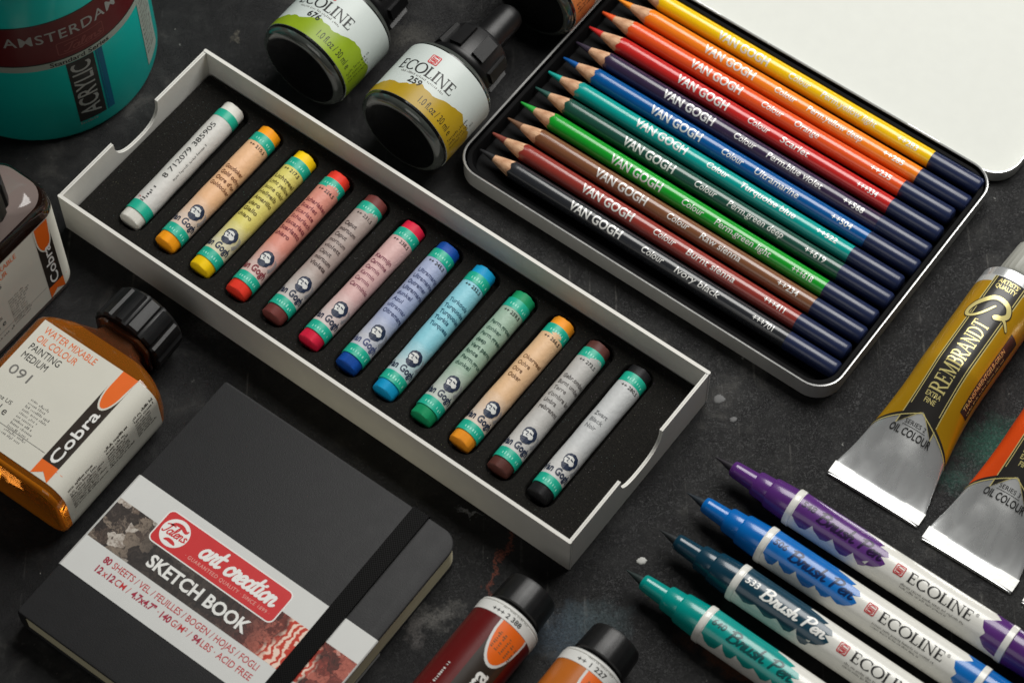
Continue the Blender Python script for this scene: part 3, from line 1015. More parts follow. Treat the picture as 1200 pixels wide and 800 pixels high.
def make_pencil(i, colr, leadc, words, number, label):
    y = 5.70 - 0.982 * i
    dx = (0.08, 0.10, -0.12, -0.04, 0.03, 0.08, -0.06, 0.05, 0.0, 0.06, -0.05, 0.08)[i]
    o = thing("colour_pencil", uv(TU - 9.02 + dx + 0.12, TV + y), AU + rad((0.1, -.1, .15, 0, -.1, .1, 0, .1, -.1, .05, 0, .1)[i]), label, "pencil", "coloured pencils in the tin")
    zc, R, L = 0.68, 0.392, 17.75
    paint = mat("pencil_lacquer_%d" % i, colr, 0.26, spec=0.5, coat=0.5, var=0.06)
    lead = mat("pencil_lead_%d" % i, leadc, 0.5, var=0.12, nscale=4)
    r = random.Random(i + 70)
    # the painted barrel with its scalloped sharpened edge
    m = MB()
    seg = 40
    ph = r.random() * 6
    def edge(k):
        return 1.66 + 0.05 * math.cos(6 * 2 * PI * k / seg + ph) + 0.02 * math.sin(2 * PI * k / seg * 2 + ph)
    def ring(xf, rf):
        return [(xf(k), rf(k) * math.sin(2 * PI * k / seg), zc + rf(k) * math.cos(2 * PI * k / seg)) for k in range(seg)][::-1]
    cone = lambda x: 0.155 + (x - 0.74) * (0.375 - 0.155) / (1.66 - 0.74)
    m.loops([ring(edge, lambda k: min(cone(edge(k)) + 0.004, R)), ring(lambda k: edge(k) + 0.05, lambda k: R - .006), ring(lambda k: 1.95, lambda k: R), ring(lambda k: 15.35, lambda k: R)], paint)
    m.build("barrel", o, smooth=40)
    m = MB()
    m.lathe_x([(0.74, 0.15), (1.2, cone(1.2)), (1.74, cone(1.70) - 0.004)], WOOD, 32, (0, zc), False, False)
    m.build("wood_cone", o)
    m = MB()
    m.lathe_x([(0.0, 0.025), (0.03, 0.045), (0.4, 0.10), (0.75, 0.152)], lead, 24, (0, zc), True, False,
              shape=lambda t, x: 1 + 0.06 * math.sin(3 * t + i + x * 5))
    m.build("lead", o)
    m = MB()
    m.lathe_x([(15.32, R + 0.003), (15.36, R + 0.007), (L - 0.16, R + 0.006), (L - 0.05, R - 0.05), (L, R - 0.16)], NAVYDIP, 36, (0, zc), False, True)
    m.build("dipped_end", o)
    m = MB()
    mp = roll_map(R, zc, rad(-17) + r.uniform(-.2, .2), 0.005)
    sh = r.uniform(-.1, .1)
    lay_text(m, "VAN GOGH", 4.72 + sh, -0.20, 0.38, INKSILVER, mp, width=2.55, bold=0.022, dy=0.08)
    lay_text(m, "Colour", 8.3 + sh, -0.13, 0.27, INKSILVER, mp, width=1.05, bold=0.008, shear=0.15, dy=0.08)
    wl = min(2.7, 0.19 * len(words) + 0.05)
    lay_text(m, words, 9.95 + sh, -0.13, 0.27, INKSILVER, mp, width=wl, bold=0.008, shear=0.15, dy=0.08)
    lay_text(m, number, 13.7 + sh, -0.10, 0.24, INKSILVER, mp, width=0.98, bold=0.010, dy=0.08)
    m.build("lettering", o, smooth=0)
    return o


for i, p in enumerate(PENCILS):
    make_pencil(i, *p)

# ------------------------------------------------------------------ brush pens
PENS = [  # tip, angle, colour, text ink, number, label
    ((7.87, -5.60), -36.6, (84, 42, 112), (38, 18, 58), "548", "purple brush pen with a white barrel, its cap off"),
    ((6.72, -7.15), -37.0, (4, 100, 178), (8, 40, 86), "506", "bright blue brush pen between the purple and the dark petrol blue one"),
    ((5.60, -8.71), -37.2, (14, 54, 72), (236, 236, 232), "533", "dark petrol blue brush pen with white script lettering"),
    ((4.29, -10.39), -37.5, (0, 142, 134), (8, 74, 74), "640", "turquoise green brush pen, lowest of the white barrelled pens"),
]
PENWHITE = mat("white_pen_barrel", (226, 225, 218), 0.28, spec=0.5, coat=0.3, var=0.02)


def make_pen(i, tip, ang, colr, txt, number, label):
    o = thing("brush_pen", (tip[0], tip[1], 0), rad(ang), label, "brush pen", "brush pens with white barrels")
    zc = 0.79
    plast = mat("pen_plastic_%d" % i, colr, 0.24, spec=0.5, coat=0.4, var=0.05)
    wet = mat("pen_wash_print_%d" % i, tuple(min(255, int(v * 1.02 + 4)) for v in colr), 0.26, coat=0.3, var=0.22, nscale=1.2)
    bristle = mat("pen_brush_%d" % i, tuple(int(14 + v * 0.14) for v in colr), 0.6, var=0.3, nscale=8, bump=0.3, bscale=40)
    ink = mat("pen_ink_%d" % i, txt, 0.3)
    R = 0.745
    m = MB()
    m.lathe_x([(0, 0.012), (0.25, 0.06), (0.6, 0.145), (0.82, 0.19), (1.0, 0.19)], bristle, 24, (0, zc))
    m.build("brush_tip", o)
    m = MB()
    m.lathe_x([(0.80, 0.19), (0.815, 0.275), (0.86, 0.315), (1.0, 0.335), (1.84, 0.385), (1.87, 0.39), (1.89, 0.47), (1.96, 0.515), (2.52, 0.545), (2.55, 0.548), (2.57, 0.60),
               (2.64, 0.635), (3.56, 0.69), (3.60, 0.69)], plast, 44, (0, zc))
    m.build("nib_holder", o)
    m = MB()
    m.lathe_x([(3.55, 0.69), (3.565, 0.755), (3.59, 0.77), (3.80, 0.775), (3.825, 0.765), (3.83, R), (13.2, R), (13.21, R)], PENWHITE, 48, (0, zc))
    m.build("barrel", o)
    m = MB()
    m.lathe_x([(13.0, R + .002), (13.005, 0.77), (13.25, 0.77), (13.27, 0.755), (13.28, 0.70)], PENWHITE, 48, (0, zc), False, False)
    m.build("end_ring", o)
    m = MB()
    m.lathe_x([(13.27, 0.70), (13.29, 0.745), (14.4, 0.735), (15.3, 0.70), (15.4, 0.64), (15.42, 0.5)], plast, 44, (0, zc), False, True)
    m.build("end_plug", o)
    # the brushed wash of colour behind the script
    m = MB()
    mp = roll_map(R, zc, rad(-17), 0.006)
    r = random.Random(20 + i)
    x1 = 7.85
    low, x = [], 3.86
    low.append((3.86, -0.40))
    while x < x1 - 1.0:
        st = r.uniform(0.62, 0.95)
        dip = -0.60 - r.uniform(0, .16)
        low += [(x + st * .10, -0.46), (x + st * .25, dip + .12), (x + st * .5, dip), (x + st * .78, dip + .07), (x + st * 0.97, -0.38 + r.uniform(-.05, .1))]
        x += st
    low += [(x1 - .82, -.44), (x1 - .62, -.50), (x1 - .36, -.40), (x1 - .12, -.22)]
    edge = [(x1, -.05), (x1 - .3, .10), (x1 - .02, .22), (x1 - .16, .42), (x1 - .55, .46), (x1 - .42, .62), (x1 - .9, .75), (x1 - 1.3, .82), (x1 - 1.25, 1.4), (x1 - 1.5, 1.7)]
    p, f = poly(low + edge + [(3.86, 1.7)])
    lay(m, p, f, wet, mp, 0.4, 0.09)
    m.build("wash_print", o, smooth=40)
    m = MB()
    e1 = [(13.0, -.9), (13.0, 1.3), (12.4, 1.25), (12.25, .9), (12.55, .62), (12.32, .4), (12.0, .2), (12.12, -.06), (12.3, -.2), (12.2, -.45), (12.5, -.75)]
    p, f = poly(e1)
    lay(m, p, f, wet, mp, 0.4, 0.09)
    m.build("wash_print", o, smooth=40)
    m = MB()
    mq = roll_map(R, zc, rad(-17), 0.012)
    lay_text(m, number, 3.98, 0.10, 0.26, ink, mq, width=0.58, bold=0.02, shear=0.1, dy=0.1)
    lay_word(m, "Brush Pen", 'script', 4.78, -0.08, 0.48, ink, mq, width=2.8, pen=0.15, shear=0.2, dy=0.1)
    emblem(m, 8.42, 0.06, 0.42, mq, 0.0, INKRED, PENWHITE)
    lay_word(m, "ECOLINE", 'serif', 8.82, -0.16, 0.42, INKBLACK, mq, width=2.8, dy=0.1)
    lay_text(m, "®", 11.66, 0.14, 0.13, INKGREY, mq)
    microtext(m, 8.72, -0.38, 2.75, 0.085, 1, INKGREY, mq, 60 + i, ragged=0.05)
    microtext(m, 8.72, -0.52, 2.1, 0.075, 1, INKGREY, mq, 70 + i, ragged=0.05)
    m.build("lettering", o, smooth=0)
    return o


for i, p in enumerate(PENS):
    make_pen(i, *p)

# ------------------------------------------------------------------ paint tubes
def tube_shape(L, w0, R, flat, full):
    """Half width and half height of a crimped tube at distance x from its flat end."""
    def ab(x):
        s = min(max((x - flat) / (full - flat), 0), 1)
        s2 = s * s * (3 - 2 * s)
        b = 0.09 + (R - 0.09) * (0.55 * s + 0.45 * s2)
        q = min(max((x - flat) / (full * 0.8), 0), 1)
        a = w0 / 2 + (R - w0 / 2) * (1 - (1 - q) ** 1.7)
        return a, b
    return ab


def tube_body(mb, ab, L, n, material, wrinkle=0.0, seed=0, x0=0.0, seg=56):
    r = random.Random(seed)
    ph = [r.random() * 6 for _ in range(6)]
    loops = []
    for k in range(n + 1):
        x = x0 + (L - x0) * k / n
        a, b = ab(x)
        g = wrinkle and wrinkle * max(0, 1 - x / 3.4) * min(1, x / 0.9)
        lp = []
        for s in range(seg):
            t = 2 * PI * s / seg
            d = g * (math.sin(4 * t + x * 2.2 + ph[0]) * 0.6 + math.sin(7 * t - x * 3.1 + ph[1]) * 0.4)
            if wrinkle:                                # folded creases running up from the crimp
                y = a * math.sin(t)
                for cy, cx, sl, wd, dp in ((-1.35, .5, .32, .10, .13), (-.75, .45, .12, .1, .06), (1.3, .5, -.35, .10, .12), (.45 + .3 * math.sin(ph[2]), .5, -.1, .09, .05)):
                    d -= dp * math.exp(-((y - cy - sl * (x - cx)) / wd) ** 2) * max(0, 1 - abs(x - cx - .7) / .95)
            lp.append((x, (a + d * 0.3) * math.sin(t), b + (b + d * min(1, b * 2)) * math.cos(t) + 0.0))
        loops.append(lp[::-1])
    mb.loops(loops, material, material, material)


def tube_map(ab, R, phi=0.0, lift=0.006):
    def f(x, y, e=0.0):
        a, b = ab(x)
        t = y / R + phi
        n = Vector((0, math.sin(t) / max(a, .01), math.cos(t) / max(b, .01))).normalized() * (lift + e)
        return (x, a * math.sin(t) + n.y, b + b * math.cos(t) + n.z)
    return f


TUBEBLACK = mat("tube_black_print", (42, 40, 38), 0.36, spec=0.4, coat=0.2, var=0.05)
TUBEGREYCAP = mat("grey_tube_cap", (150, 150, 142), 0.45, var=0.05)


def oil_tube(loc, ang, w0, colr, series, panel, label, seed):
    o = thing("oil_paint_tube", loc, rad(ang), label, "paint tube", "metal oil paint tubes")
    R, L = 1.42, 10.5
    ab = tube_shape(L, w0, R, 0.55, 5.6)
    m = MB()
    tube_body(m, ab, L, 120, FOIL, 0.06, seed)
    m.build("metal_body", o, smooth=50)
    m = MB()
    h = 0.17
    for k, (xa, xb, z) in enumerate(((-.02, .56, 0.0), (.04, .62, 0.09))):
        m.loops([[(x, s * (w0 / 2 + 0.01 * k), zz) for x, zz in ((xa, z + .01), (xb, z + .01), (xb, z + .085), (xa + .01, z + .085))] for s in (-1, -.5, 0, .5, 1)],
                mat("bright_crimp_metal", (186, 186, 184), 0.5, metal=0.6, var=0.08, bump=0.5, bscale=3), None, None)
        cr = MATS["bright_crimp_metal"]
        for s in (-1, 1):
            m.add([(x, s * (w0 / 2 + 0.01 * k), zz) for x, zz in ((xa, z + .01), (xb, z + .01), (xb, z + .085), (xa + .01, z + .085))], [(0, 1, 2, 3)], cr)
    m.build("crimped_end", o, smooth=30)
    paint = mat("tube_paint_%d" % seed, colr, 0.33, metal=0.25, spec=0.5, coat=0.3, var=0.07, nscale=0.8)
    phi = rad(3)
    H = PI * R
    E0, AP, T1 = 2.50, 3.55, 9.75                    # painted sleeve: chevron edge, apex, top edge
    m = MB()
    mp = tube_map(ab, R, phi, 0.010)
    p, f = poly([(E0, -H * .5), (AP, 0), (E0, H * .5), (E0 - .2, H * .85), (T1, H * .85), (T1, -H * .85), (E0 - .2, -H * .85)])
    lay(m, p, f, paint, mp, 0.12, 0.13)
    m.build("painted_sleeve", o, smooth=50)
    m = MB()
    mp = tube_map(ab, R, phi, 0.016)
    bw = 0.62
    for pts, mm, e in (([(AP - .72, -bw - .10), (AP - .02, 0), (AP - .72, bw + .10), (T1 + .3, bw + .10), (T1 + .3, -bw - .10)], INKGOLD, 0.0),
                       ([(AP - .68, -bw - .06), (AP + .03, 0), (AP - .68, bw + .06), (T1 + .3, bw + .06), (T1 + .3, -bw - .06)], TUBEBLACK, 0.002),
                       ([(AP + .1, -bw), (T1 + .3, -bw), (T1 + .3, -bw + .035), (AP + .1, -bw + .035)], INKGOLD, 0.004),
                       ([(AP + .1, bw - .035), (T1 + .3, bw - .035), (T1 + .3, bw), (AP + .1, bw)], INKGOLD, 0.004)):
        p, f = poly(pts)
        lay(m, p, f, mm, lambda a, b, e=e: mp(a, b, e), 0.15, 0.13)
    # the pale gable with its black outline
    for s in (-1, 1):
        v, f = ribbon([(AP + .02, 0), (E0 - .02, s * H * .5)], 0.085, caps=False)
        lay(m, v, f, TUBEBLACK, lambda a, b: mp(a, b, .007), 0.2, 0.1)
        v, f = ribbon([(AP - .07, 0), (E0 - .11, s * H * .5)], 0.035, caps=False)
        lay(m, v, f, INKGOLD, lambda a, b: mp(a, b, .009), 0.2, 0.1)
    mat("pale_silver_print", (208, 210, 208), 0.38, metal=0.4)
    ac = across(lambda a, b, e=0.0: mp(a, b, .013 + e))
    lay_text(m, "OIL COLOUR", 0, E0 + .05, 0.26, INKBLACK, ac, width=1.62, bold=0.02, align='c', dx=0.12)
    lay_text(m, series, 0, E0 + .46, 0.15, INKBLACK, ac, width=0.82, align='c', dx=0.12)
    v, f = ribbon([(-.45, E0 + .395), (.45, E0 + .395)], 0.02, caps=False)
    lay(m, v, f, INKBLACK, ac, 0.12, None)
    lay_text(m, "EXTRA", 0, AP + .55, 0.17, INKGOLD, ac, width=0.62, bold=0.015, align='c', dx=0.12)
    lay_text(m, "FINE", 0, AP + .31, 0.17, INKGOLD, ac, width=0.44, bold=0.015, align='c', dx=0.12)
    up = lambda a, b, e=0.0: mp(a, b, .013 + e)
    lay_word(m, "REMBRANDT", 'serif', 4.32, -0.33, 0.66, INKGOLD, up, width=3.45, dy=0.12)
    # sweeping initial over the band
    loop = smooth_pts([(8.64, -.05), (8.16, .22), (7.88, .5), (7.84, .74), (8.05, .84), (8.38, .74), (8.70, .5), (8.98, .2), (9.04, -.12), (8.92, -.48), (8.60, -.66), (8.34, -.52), (8.2, -.3)], 6)
    leg = smooth_pts([(8.2, -.28), (8.32, -.46), (8.28, -.68), (8.02, -.95)], 6)
    for n, q in enumerate((loop, leg)):
        k = len(q)
        for wd, mm, e in ((0.30, TUBEBLACK, .016), (0.2, INKGOLD, .019)):
            v, f = ribbon(q, [wd * (0.35 + 0.65 * min(1, 2.2 * j / k)) if n == 0 else wd * (1 - 0.6 * j / k) for j in range(k)])
            lay(m, v, f, mm, lambda a, b, e=e + n * .0012: mp(a, b, e), 0.3, 0.12)
    # side panel with the colour's name
    pb = -1.50
    p, f = poly(rrect2(4.3, pb - .36, 8.2, pb + .24, .02))
    lay(m, p, f, TUBEBLACK, lambda a, b: mp(a, b, .003), 0.4, 0.1)
    lay_text(m, panel, 4.45, pb - .02, 0.2, INKGOLD, up, width=3.0, dy=0.1)
    microtext(m, 4.45, pb - .24, 3.2, 0.1, 1, INKGOLD, up, 300 + seed)
    p, f = poly([(T1, -H * .85), (T1, H * .85), (T1 + .34, H * .85), (T1 + .34, -H * .85)])
    lay(m, p, f, mat("pale_silver_print", (208, 210, 208)), lambda a, b: mp(a, b, -.002), None, 0.13)
    lay_text(m, "ARTISTS'", 0, T1 + .0, 0.2, INKGOLD, ac, width=0.9, align='c', bold=.01, dx=0.12)
    lay_text(m, "QUALITY", 0, T1 - .27, 0.2, INKGOLD, ac, width=0.9, align='c', bold=.01, dx=0.12)
    m.build("lettering", o, smooth=40)
    m = MB()
    m.lathe_x([(L - .02, R), (L + .10, R - .08), (L + .42, .72), (L + .46, .66)], FOIL, 40, (0, R), False, True)
    m.build("shoulder", o)
    m = MB()
    m.lathe_x([(L + .40, .70), (L + .42, .95), (L + .5, 1.0), (L + 2.0, 0.92), (L + 2.1, .84)], TUBEGREYCAP, 48, (0, R), True, True,
              shape=lambda t, x: 1 + 0.02 * (1 if math.sin(24 * t) > 0 else -1))
    m.build("screw_cap", o)
    return o


oil_tube((13.93, -7.12, 0), 54.6, 4.05, (182, 138, 22), "SERIES 2", "TRANSPARENTGELB-GRÜN", "metal oil paint tube with a gold-green sleeve, uppermost at the right edge", 1)
oil_tube((17.30, -9.92, 0), 54.4, 3.95, (240, 84, 28), "SERIES 3", "PERMANENT ORANGE", "metal oil paint tube with a bright orange sleeve beside the gold-green one", 2)
oil_tube((20.9, -12.6, 0), 54.4, 4.0, (150, 30, 40), "SERIES 2", "PERMANENT RED", "metal tube showing only its crimped corner at the right edge above the purple pen", 3)

RINGWHITE = mat("white_tube_collar", (222, 222, 218), 0.35, coat=0.2, var=0.03)
TUBEDARK = mat("tube_dark_band", (48, 40, 34), 0.34, coat=0.25, var=0.05)


def study_tube(ring, ang, colr, num, label, seed):
    """A soft paint tube with its cap away from the viewer; ring is the point on the table under its white collar."""
    R, L = 1.32, 10.6
    d = Vector((math.cos(rad(ang)), math.sin(rad(ang)), 0))
    p0 = Vector(ring) - d * (L - .2)
    o = thing("soft_paint_tube", p0, rad(ang), label, "paint tube", "plastic paint tubes with black caps")
    ab = tube_shape(L, 4.1, R, 0.5, 4.2)
    col = mat("soft_tube_%d" % seed, colr, 0.3, spec=0.5, coat=0.35, var=0.08, nscale=0.7)
    m = MB()
    tube_body(m, ab, L - .4, 50, col, 0.0, seed)
    m.build("body", o, smooth=50)
    m = MB()
    m.lathe_x([(L - .4, R), (L - .39, R + .012), (L + .02, R + .012), (L + .05, R - .01), (L + .06, R - .05), (L + .09, R - .06), (L + .10, R - .02), (L + .16, R - .02), (L + .24, R - .12), (L + .3, 1.0)], RINGWHITE, 56, (0, R), False, True)
    m.build("collar", o)
    m = MB()
    m.lathe_x([(L + .28, .92), (L + .42, .92), (L + .43, 1.06), (L + .48, 1.11), (L + 1.5, 1.05), (L + 1.62, 1.0), (L + 1.66, .9)], CAPBLACK, 60, (0, R), True, True,
              shape=lambda t, x: 1 + 0.006 * math.sin(40 * t))
    m.build("flip_cap", o)
    m = MB()
    mp = tube_map(ab, R, rad(-10), 0.012)
    p, f = poly([(1.0, -1.15), (L - .4, -1.15), (L - .4, .12), (1.0, .12)])
    lay(m, p, f, TUBEDARK, mp, 0.12, 0.13)
    half = [(L - .41, .17)] + [(L - .41 - 1.75 * math.sin(a), -.53 + .72 * math.cos(a)) for a in [0.25 + (PI - .35) * k / 14 for k in range(15)]] + [(L - .41, -1.22)]
    p, f = poly(half)
    lay(m, p, f, PAPERW, lambda a, b: mp(a, b, .003), 0.3, 0.12)
    half2 = [(L - .41, .07)] + [(L - .41 - 1.62 * math.sin(a), -.53 + .62 * math.cos(a)) for a in [0.25 + (PI - .35) * k / 14 for k in range(15)]] + [(L - .41, -1.12)]
    p, f = poly(half2)
    lay(m, p, f, INKORANGE, lambda a, b: mp(a, b, .006), 0.3, 0.12)
    m.build("label_print", o, smooth=40)
    m = MB()
    up = lambda a, b, e=0.0: mp(a, b, .009 + e)
    microtext(m, L - 1.5, -.2, .9, .13, 5, mat("print_umber", (122, 86, 52)), up, 500 + seed)
    lay_text(m, "Cobra", L - 4.9, -.86, .66, INKWHITE, up, width=2.5, bold=.02, dy=.12)
    ac = across(roll_map(R, R, rad(-10), .02))
    lay_text(m, "+++ 2 388" if num else "++ 1 227", -.72, L - .29, .19, INKBLACK, ac, width=1.3, bold=.012, dx=.12)
    microtext(m, -.4, L - .0, 1.2, .07, 1, INKGREY, across(roll_map(R, R, rad(-10), .016)), 520 + seed)
    microtext(m, L - 5.2, .62, 2.6, .14, 1, RINGWHITE, up, 540 + seed)
    m.build("lettering", o, smooth=40)
    return o


study_tube((-.30, -13.0, 0), 53.0, (96, 20, 20), 1, "dark red paint tube with a black cap beside the sketchbook", 1)
study_tube((2.78, -15.0, 0), 53.0, (186, 104, 36), 0, "ochre orange paint tube with a black cap at the bottom edge", 2)

# ------------------------------------------------------------------ ink bottles lying on their sides
def ink_bottle(loc, ang, colr, deep, number, label, seed):
    o = thing("ink_bottle", loc, rad(ang), label, "ink bottle", "drawing ink bottles lying on their sides")
    R = 2.12
    zc = R + 0.02
    m = MB()
    m.lathe_x([(0.10, 1.1), (0.02, 1.62), (0.0, 1.78), (0.03, 1.92), (0.12, 2.04), (0.26, 2.10), (0.34, R), (3.35, R), (3.5, R - .06), (3.66, R - .28), (3.78, R - .6), (3.84, 1.35), (3.9, 1.3)],
              [INKGLASS, INKGLASS, CLEARRIM, CLEARRIM, CLEARRIM] + [INKGLASS] * 2 + [CLEARRIM] * 2 + [INKGLASS] * 3, 64, (0, zc))
    m.build("glass_body", o)
    m = MB()
    wash = mat("ink_label_wash_%d" % seed, colr, 0.4, spec=0.4, var=0.25, nscale=0.9)
    RL = R + .015
    m.lathe_x([(.40, RL - .012), (.405, RL), (3.28, RL), (3.285, RL - .012)], mat("cool_white_label", (198, 206, 202), 0.42, spec=0.4, var=0.03), 72, (0, zc), False, False)
    mp = roll_map(RL, zc, 0, .006)
    r = random.Random(seed)
    top, b = [], 4.4
    H = [.9, .8, .8, .78, .85, 1.0, 1.02, 1.4, 1.3, 1.6, 1.8, 1.7, 1.85, 1.7, 1.55, 1.6]
    pts = [(.41, 4.6), (.41, -5.6)]
    n = 68
    for k in range(n + 1):
        t = k / n
        q = t * (len(H) - 1)
        j = min(int(q), len(H) - 2)
        hh = H[::-1][j] * (1 - q + j) + H[::-1][j + 1] * (q - j)
        pts.append((hh + r.uniform(-.05, .05), -5.6 + 10.2 * t))
    p, f = poly(pts)
    lay(m, p, f, wash, mp, None, .18)
    m.build("label", o, smooth=50)
    m = MB()
    ac = across(roll_map(RL, zc, 0, .012))
    ex = -1.50
    lay_word(m, "ECOLINE", 'serif', ex, 1.80, .54, INKBLACK, ac, width=2.85, dx=.12)
    emblem(m, ex + 1.35, 2.68, .46, ac)
    microtext(m, ex + .35, 1.62, 2.2, .1, 1, INKGREY, ac, 90 + seed, ragged=.05)
    lay_text(m, number, ex + 1.02, 1.24, .29, INKBLACK, ac, width=.62, bold=.02, dx=.12)
    lay_text(m, "1.0 fl.oz / 30 ml e", ex + 2.0, .66, .34, INKBLACK, ac, width=1.95, bold=.0, dx=.12)
    microtext(m, 0, 0, 1.6, .12, 3, INKBLACK, lambda a, b, e=0.0: ac(2.75 - b, .6 + a, e), 95 + seed, density=.5)
    m.build("lettering", o, smooth=40)
    m = MB()
    m.lathe_x([(3.84, 1.32), (3.86, 1.5), (3.95, 1.56), (4.1, 1.56), (4.14, 1.45), (4.3, 1.42), (5.55, 1.36), (5.66, 1.28), (5.7, 1.05), (5.78, .92), (5.9, .76), (6.2, .70), (7.4, .66), (7.7, .58), (7.85, .4), (7.9, .1)],
              CAPBLACK, 48, (0, zc), False, True)
    m.build("pipette_cap", o)
    for k in range(8):
        m = MB()
        a0 = 2 * PI * (k + .3) / 8
        loops = []
        for x, rr in ((4.28, 1.40), (4.30, 1.58), (5.40, 1.52), (5.5, 1.34)):
            loops.append([(x, (rr if s in (1, 2) else rr - .2) * math.sin(a0 + d), zc + (rr if s in (1, 2) else rr - .2) * math.cos(a0 + d)) for s, d in ((0, -.21), (1, -.19), (2, .19), (3, .21))])
        m.loops(loops, CAPBLACK, CAPBLACK, CAPBLACK)
        m.build("grip_rib", o, smooth=20)
    return o


def bottle_at(px_center, ang, *a):
    ink_bottle((px_center[0], px_center[1], 0), ang, *a)


bottle_at((-4.62, 8.52), 53.5, (168, 138, 26), None, "259", "small ink bottle with a yellow ochre label tipped against the pencil tin", 1)
bottle_at((-8.85, 11.85), 53.0, (134, 158, 28), None, "676", "small ink bottle with a lime green label beside the yellow ochre one", 2)
bottle_at((0.75, 15.45), 53.5, (196, 112, 58), None, "381", "small ink bottle with an orange-brown label half hidden behind the pencil tin", 3)

# ------------------------------------------------------------------ acrylic jar
jar = thing("paint_jar", (-20.05, 14.4, 0), 0, "large turquoise paint jar with a dark red label band, standing at the top left", "jar")
TURQ = mat("turquoise_jar_plastic", (0, 182, 172), 0.34, spec=0.5, coat=0.2, var=0.05, nscale=0.4)
MAROON = mat("jar_maroon_print", (92, 20, 24), 0.4, var=0.06)
JR = 4.85
m = MB()
m.lathe_z([(0, JR - .55), (.03, JR - .3), (.18, JR - .08), (.4, JR), (9.6, JR), (9.9, JR - .12), (10.1, JR - .5), (10.2, JR - .7)], TURQ, 96)
m.build("body", jar)
m = MB()
m.lathe_z([(10.2, JR - .6), (10.22, JR - .02), (10.4, JR + .05), (12.2, JR + .05), (12.4, JR - .1), (12.45, JR - .5)], mat("jar_lid_plastic", (0, 150, 150), 0.35, coat=.2), 120,
          shape=lambda t, z: 1 + .004 * math.sin(90 * t))
m.build("lid", jar)


def jar_map(t0, lift=.012):
    def f(a, b, e=0.0):
        t = t0 + a / JR
        r = JR + lift + e
        return (r * math.cos(t), r * math.sin(t), b)
    return f


m = MB()
front = rad(-58)
jm = jar_map(front)
for z0, z1, mm, e in ((5.05, 5.42, mat("jar_pale_print", (150, 160, 150), .45), 0.0), (5.42, 5.5, TUBEBLACK, .0), (5.5, 7.9, MAROON, 0.0), (7.9, 7.98, TUBEBLACK, 0)):
    p, f = poly([(-9, z0), (9, z0), (9, z1), (-9, z1)])
    lay(m, p, f, mm, jm, .3, None)
p, f = poly([(-.62, 1.0), (.62, 1.0), (.62, 5.03), (-.62, 5.03)])
lay(m, p, f, TUBEBLACK, jm, .3, None)
p, f = poly([(.70, 1.0), (.78, 1.0), (.78, 5.03), (.70, 5.03)])
lay(m, p, f, mat("jar_blue_print", (20, 92, 120), .4), jm, .3, None)
p, f = poly([(.80, 1.0), (1.05, 1.0), (1.05, 5.03), (.80, 5.03)])
lay(m, p, f, mat("jar_blue_print", (20, 92, 120), .4), jm, .3, None)
for s, w in ((3.5, 1.3), (-6.2, 1.3)):
    p, f = poly([(s, .9), (s + w, .9), (s + w, 7.9), (s, 7.9)])
    lay(m, p, f, mat("jar_pale_print", (150, 160, 150)), lambda a, b: jm(a, b, .002), .3, None)
lay_text(m, "ACRYLIC", -.34, 1.25, .88, mat("jar_grey_ink", (150, 152, 148), .5), lambda a, b, e=0.0: jm(a, b, .006 + e), width=3.5, rot=0, dx=.3) if False else None
vs, fs = text_shape("ACRYLIC", .012)
pts = fit(vs, 0, 0, .86, 3.5)
lay(m, [(.40 - b, 1.3 + a) for a, b in pts], fs, mat("jar_grey_ink", (150, 152, 148), .5), lambda a, b, e=0.0: jm(a, b, .006 + e), .3, None)
lay_text(m, "AMSTERDAM", -.35, 6.75, .56, MATS["jar_grey_ink"], lambda a, b, e=0.0: jm(a, b, .006 + e), width=5.0, align='c', bold=.008, spacing=1.12, dx=.3)
lay_word(m, "Talens", 'script', -.5, 5.85, .45, mat("jar_dim_ink", (124, 66, 62), .5), lambda a, b, e=0.0: jm(a, b, .006 + e), width=1.7, pen=.1, shear=.2, dx=.3)
v, f = ribbon(rrect2(-.8, 5.74, 1.3, 6.48, .08) + [rrect2(-.8, 5.74, 1.3, 6.48, .08)[0]], .04, caps=False)
lay(m, v, f, MATS["jar_dim_ink"], lambda a, b, e=0.0: jm(a, b, .006 + e), .3, None)
lay_text(m, "Standard Series", .1, 5.12, .25, INKBLACK, lambda a, b, e=0.0: jm(a, b, .006 + e), width=2.7, align='c', bold=.012, dx=.3)
microtext(m, 3.65, 7.3, 1.0, .16, 20, INKGREY, lambda a, b, e=0.0: jm(a, b, .008 + e), 901, pitch=1.9)
microtext(m, -.6, .82, 1.2, .14, 1, MATS["jar_grey_ink"], lambda a, b, e=0.0: jm(a, b, .006 + e), 902)
m.build("label_print", jar, smooth=40)

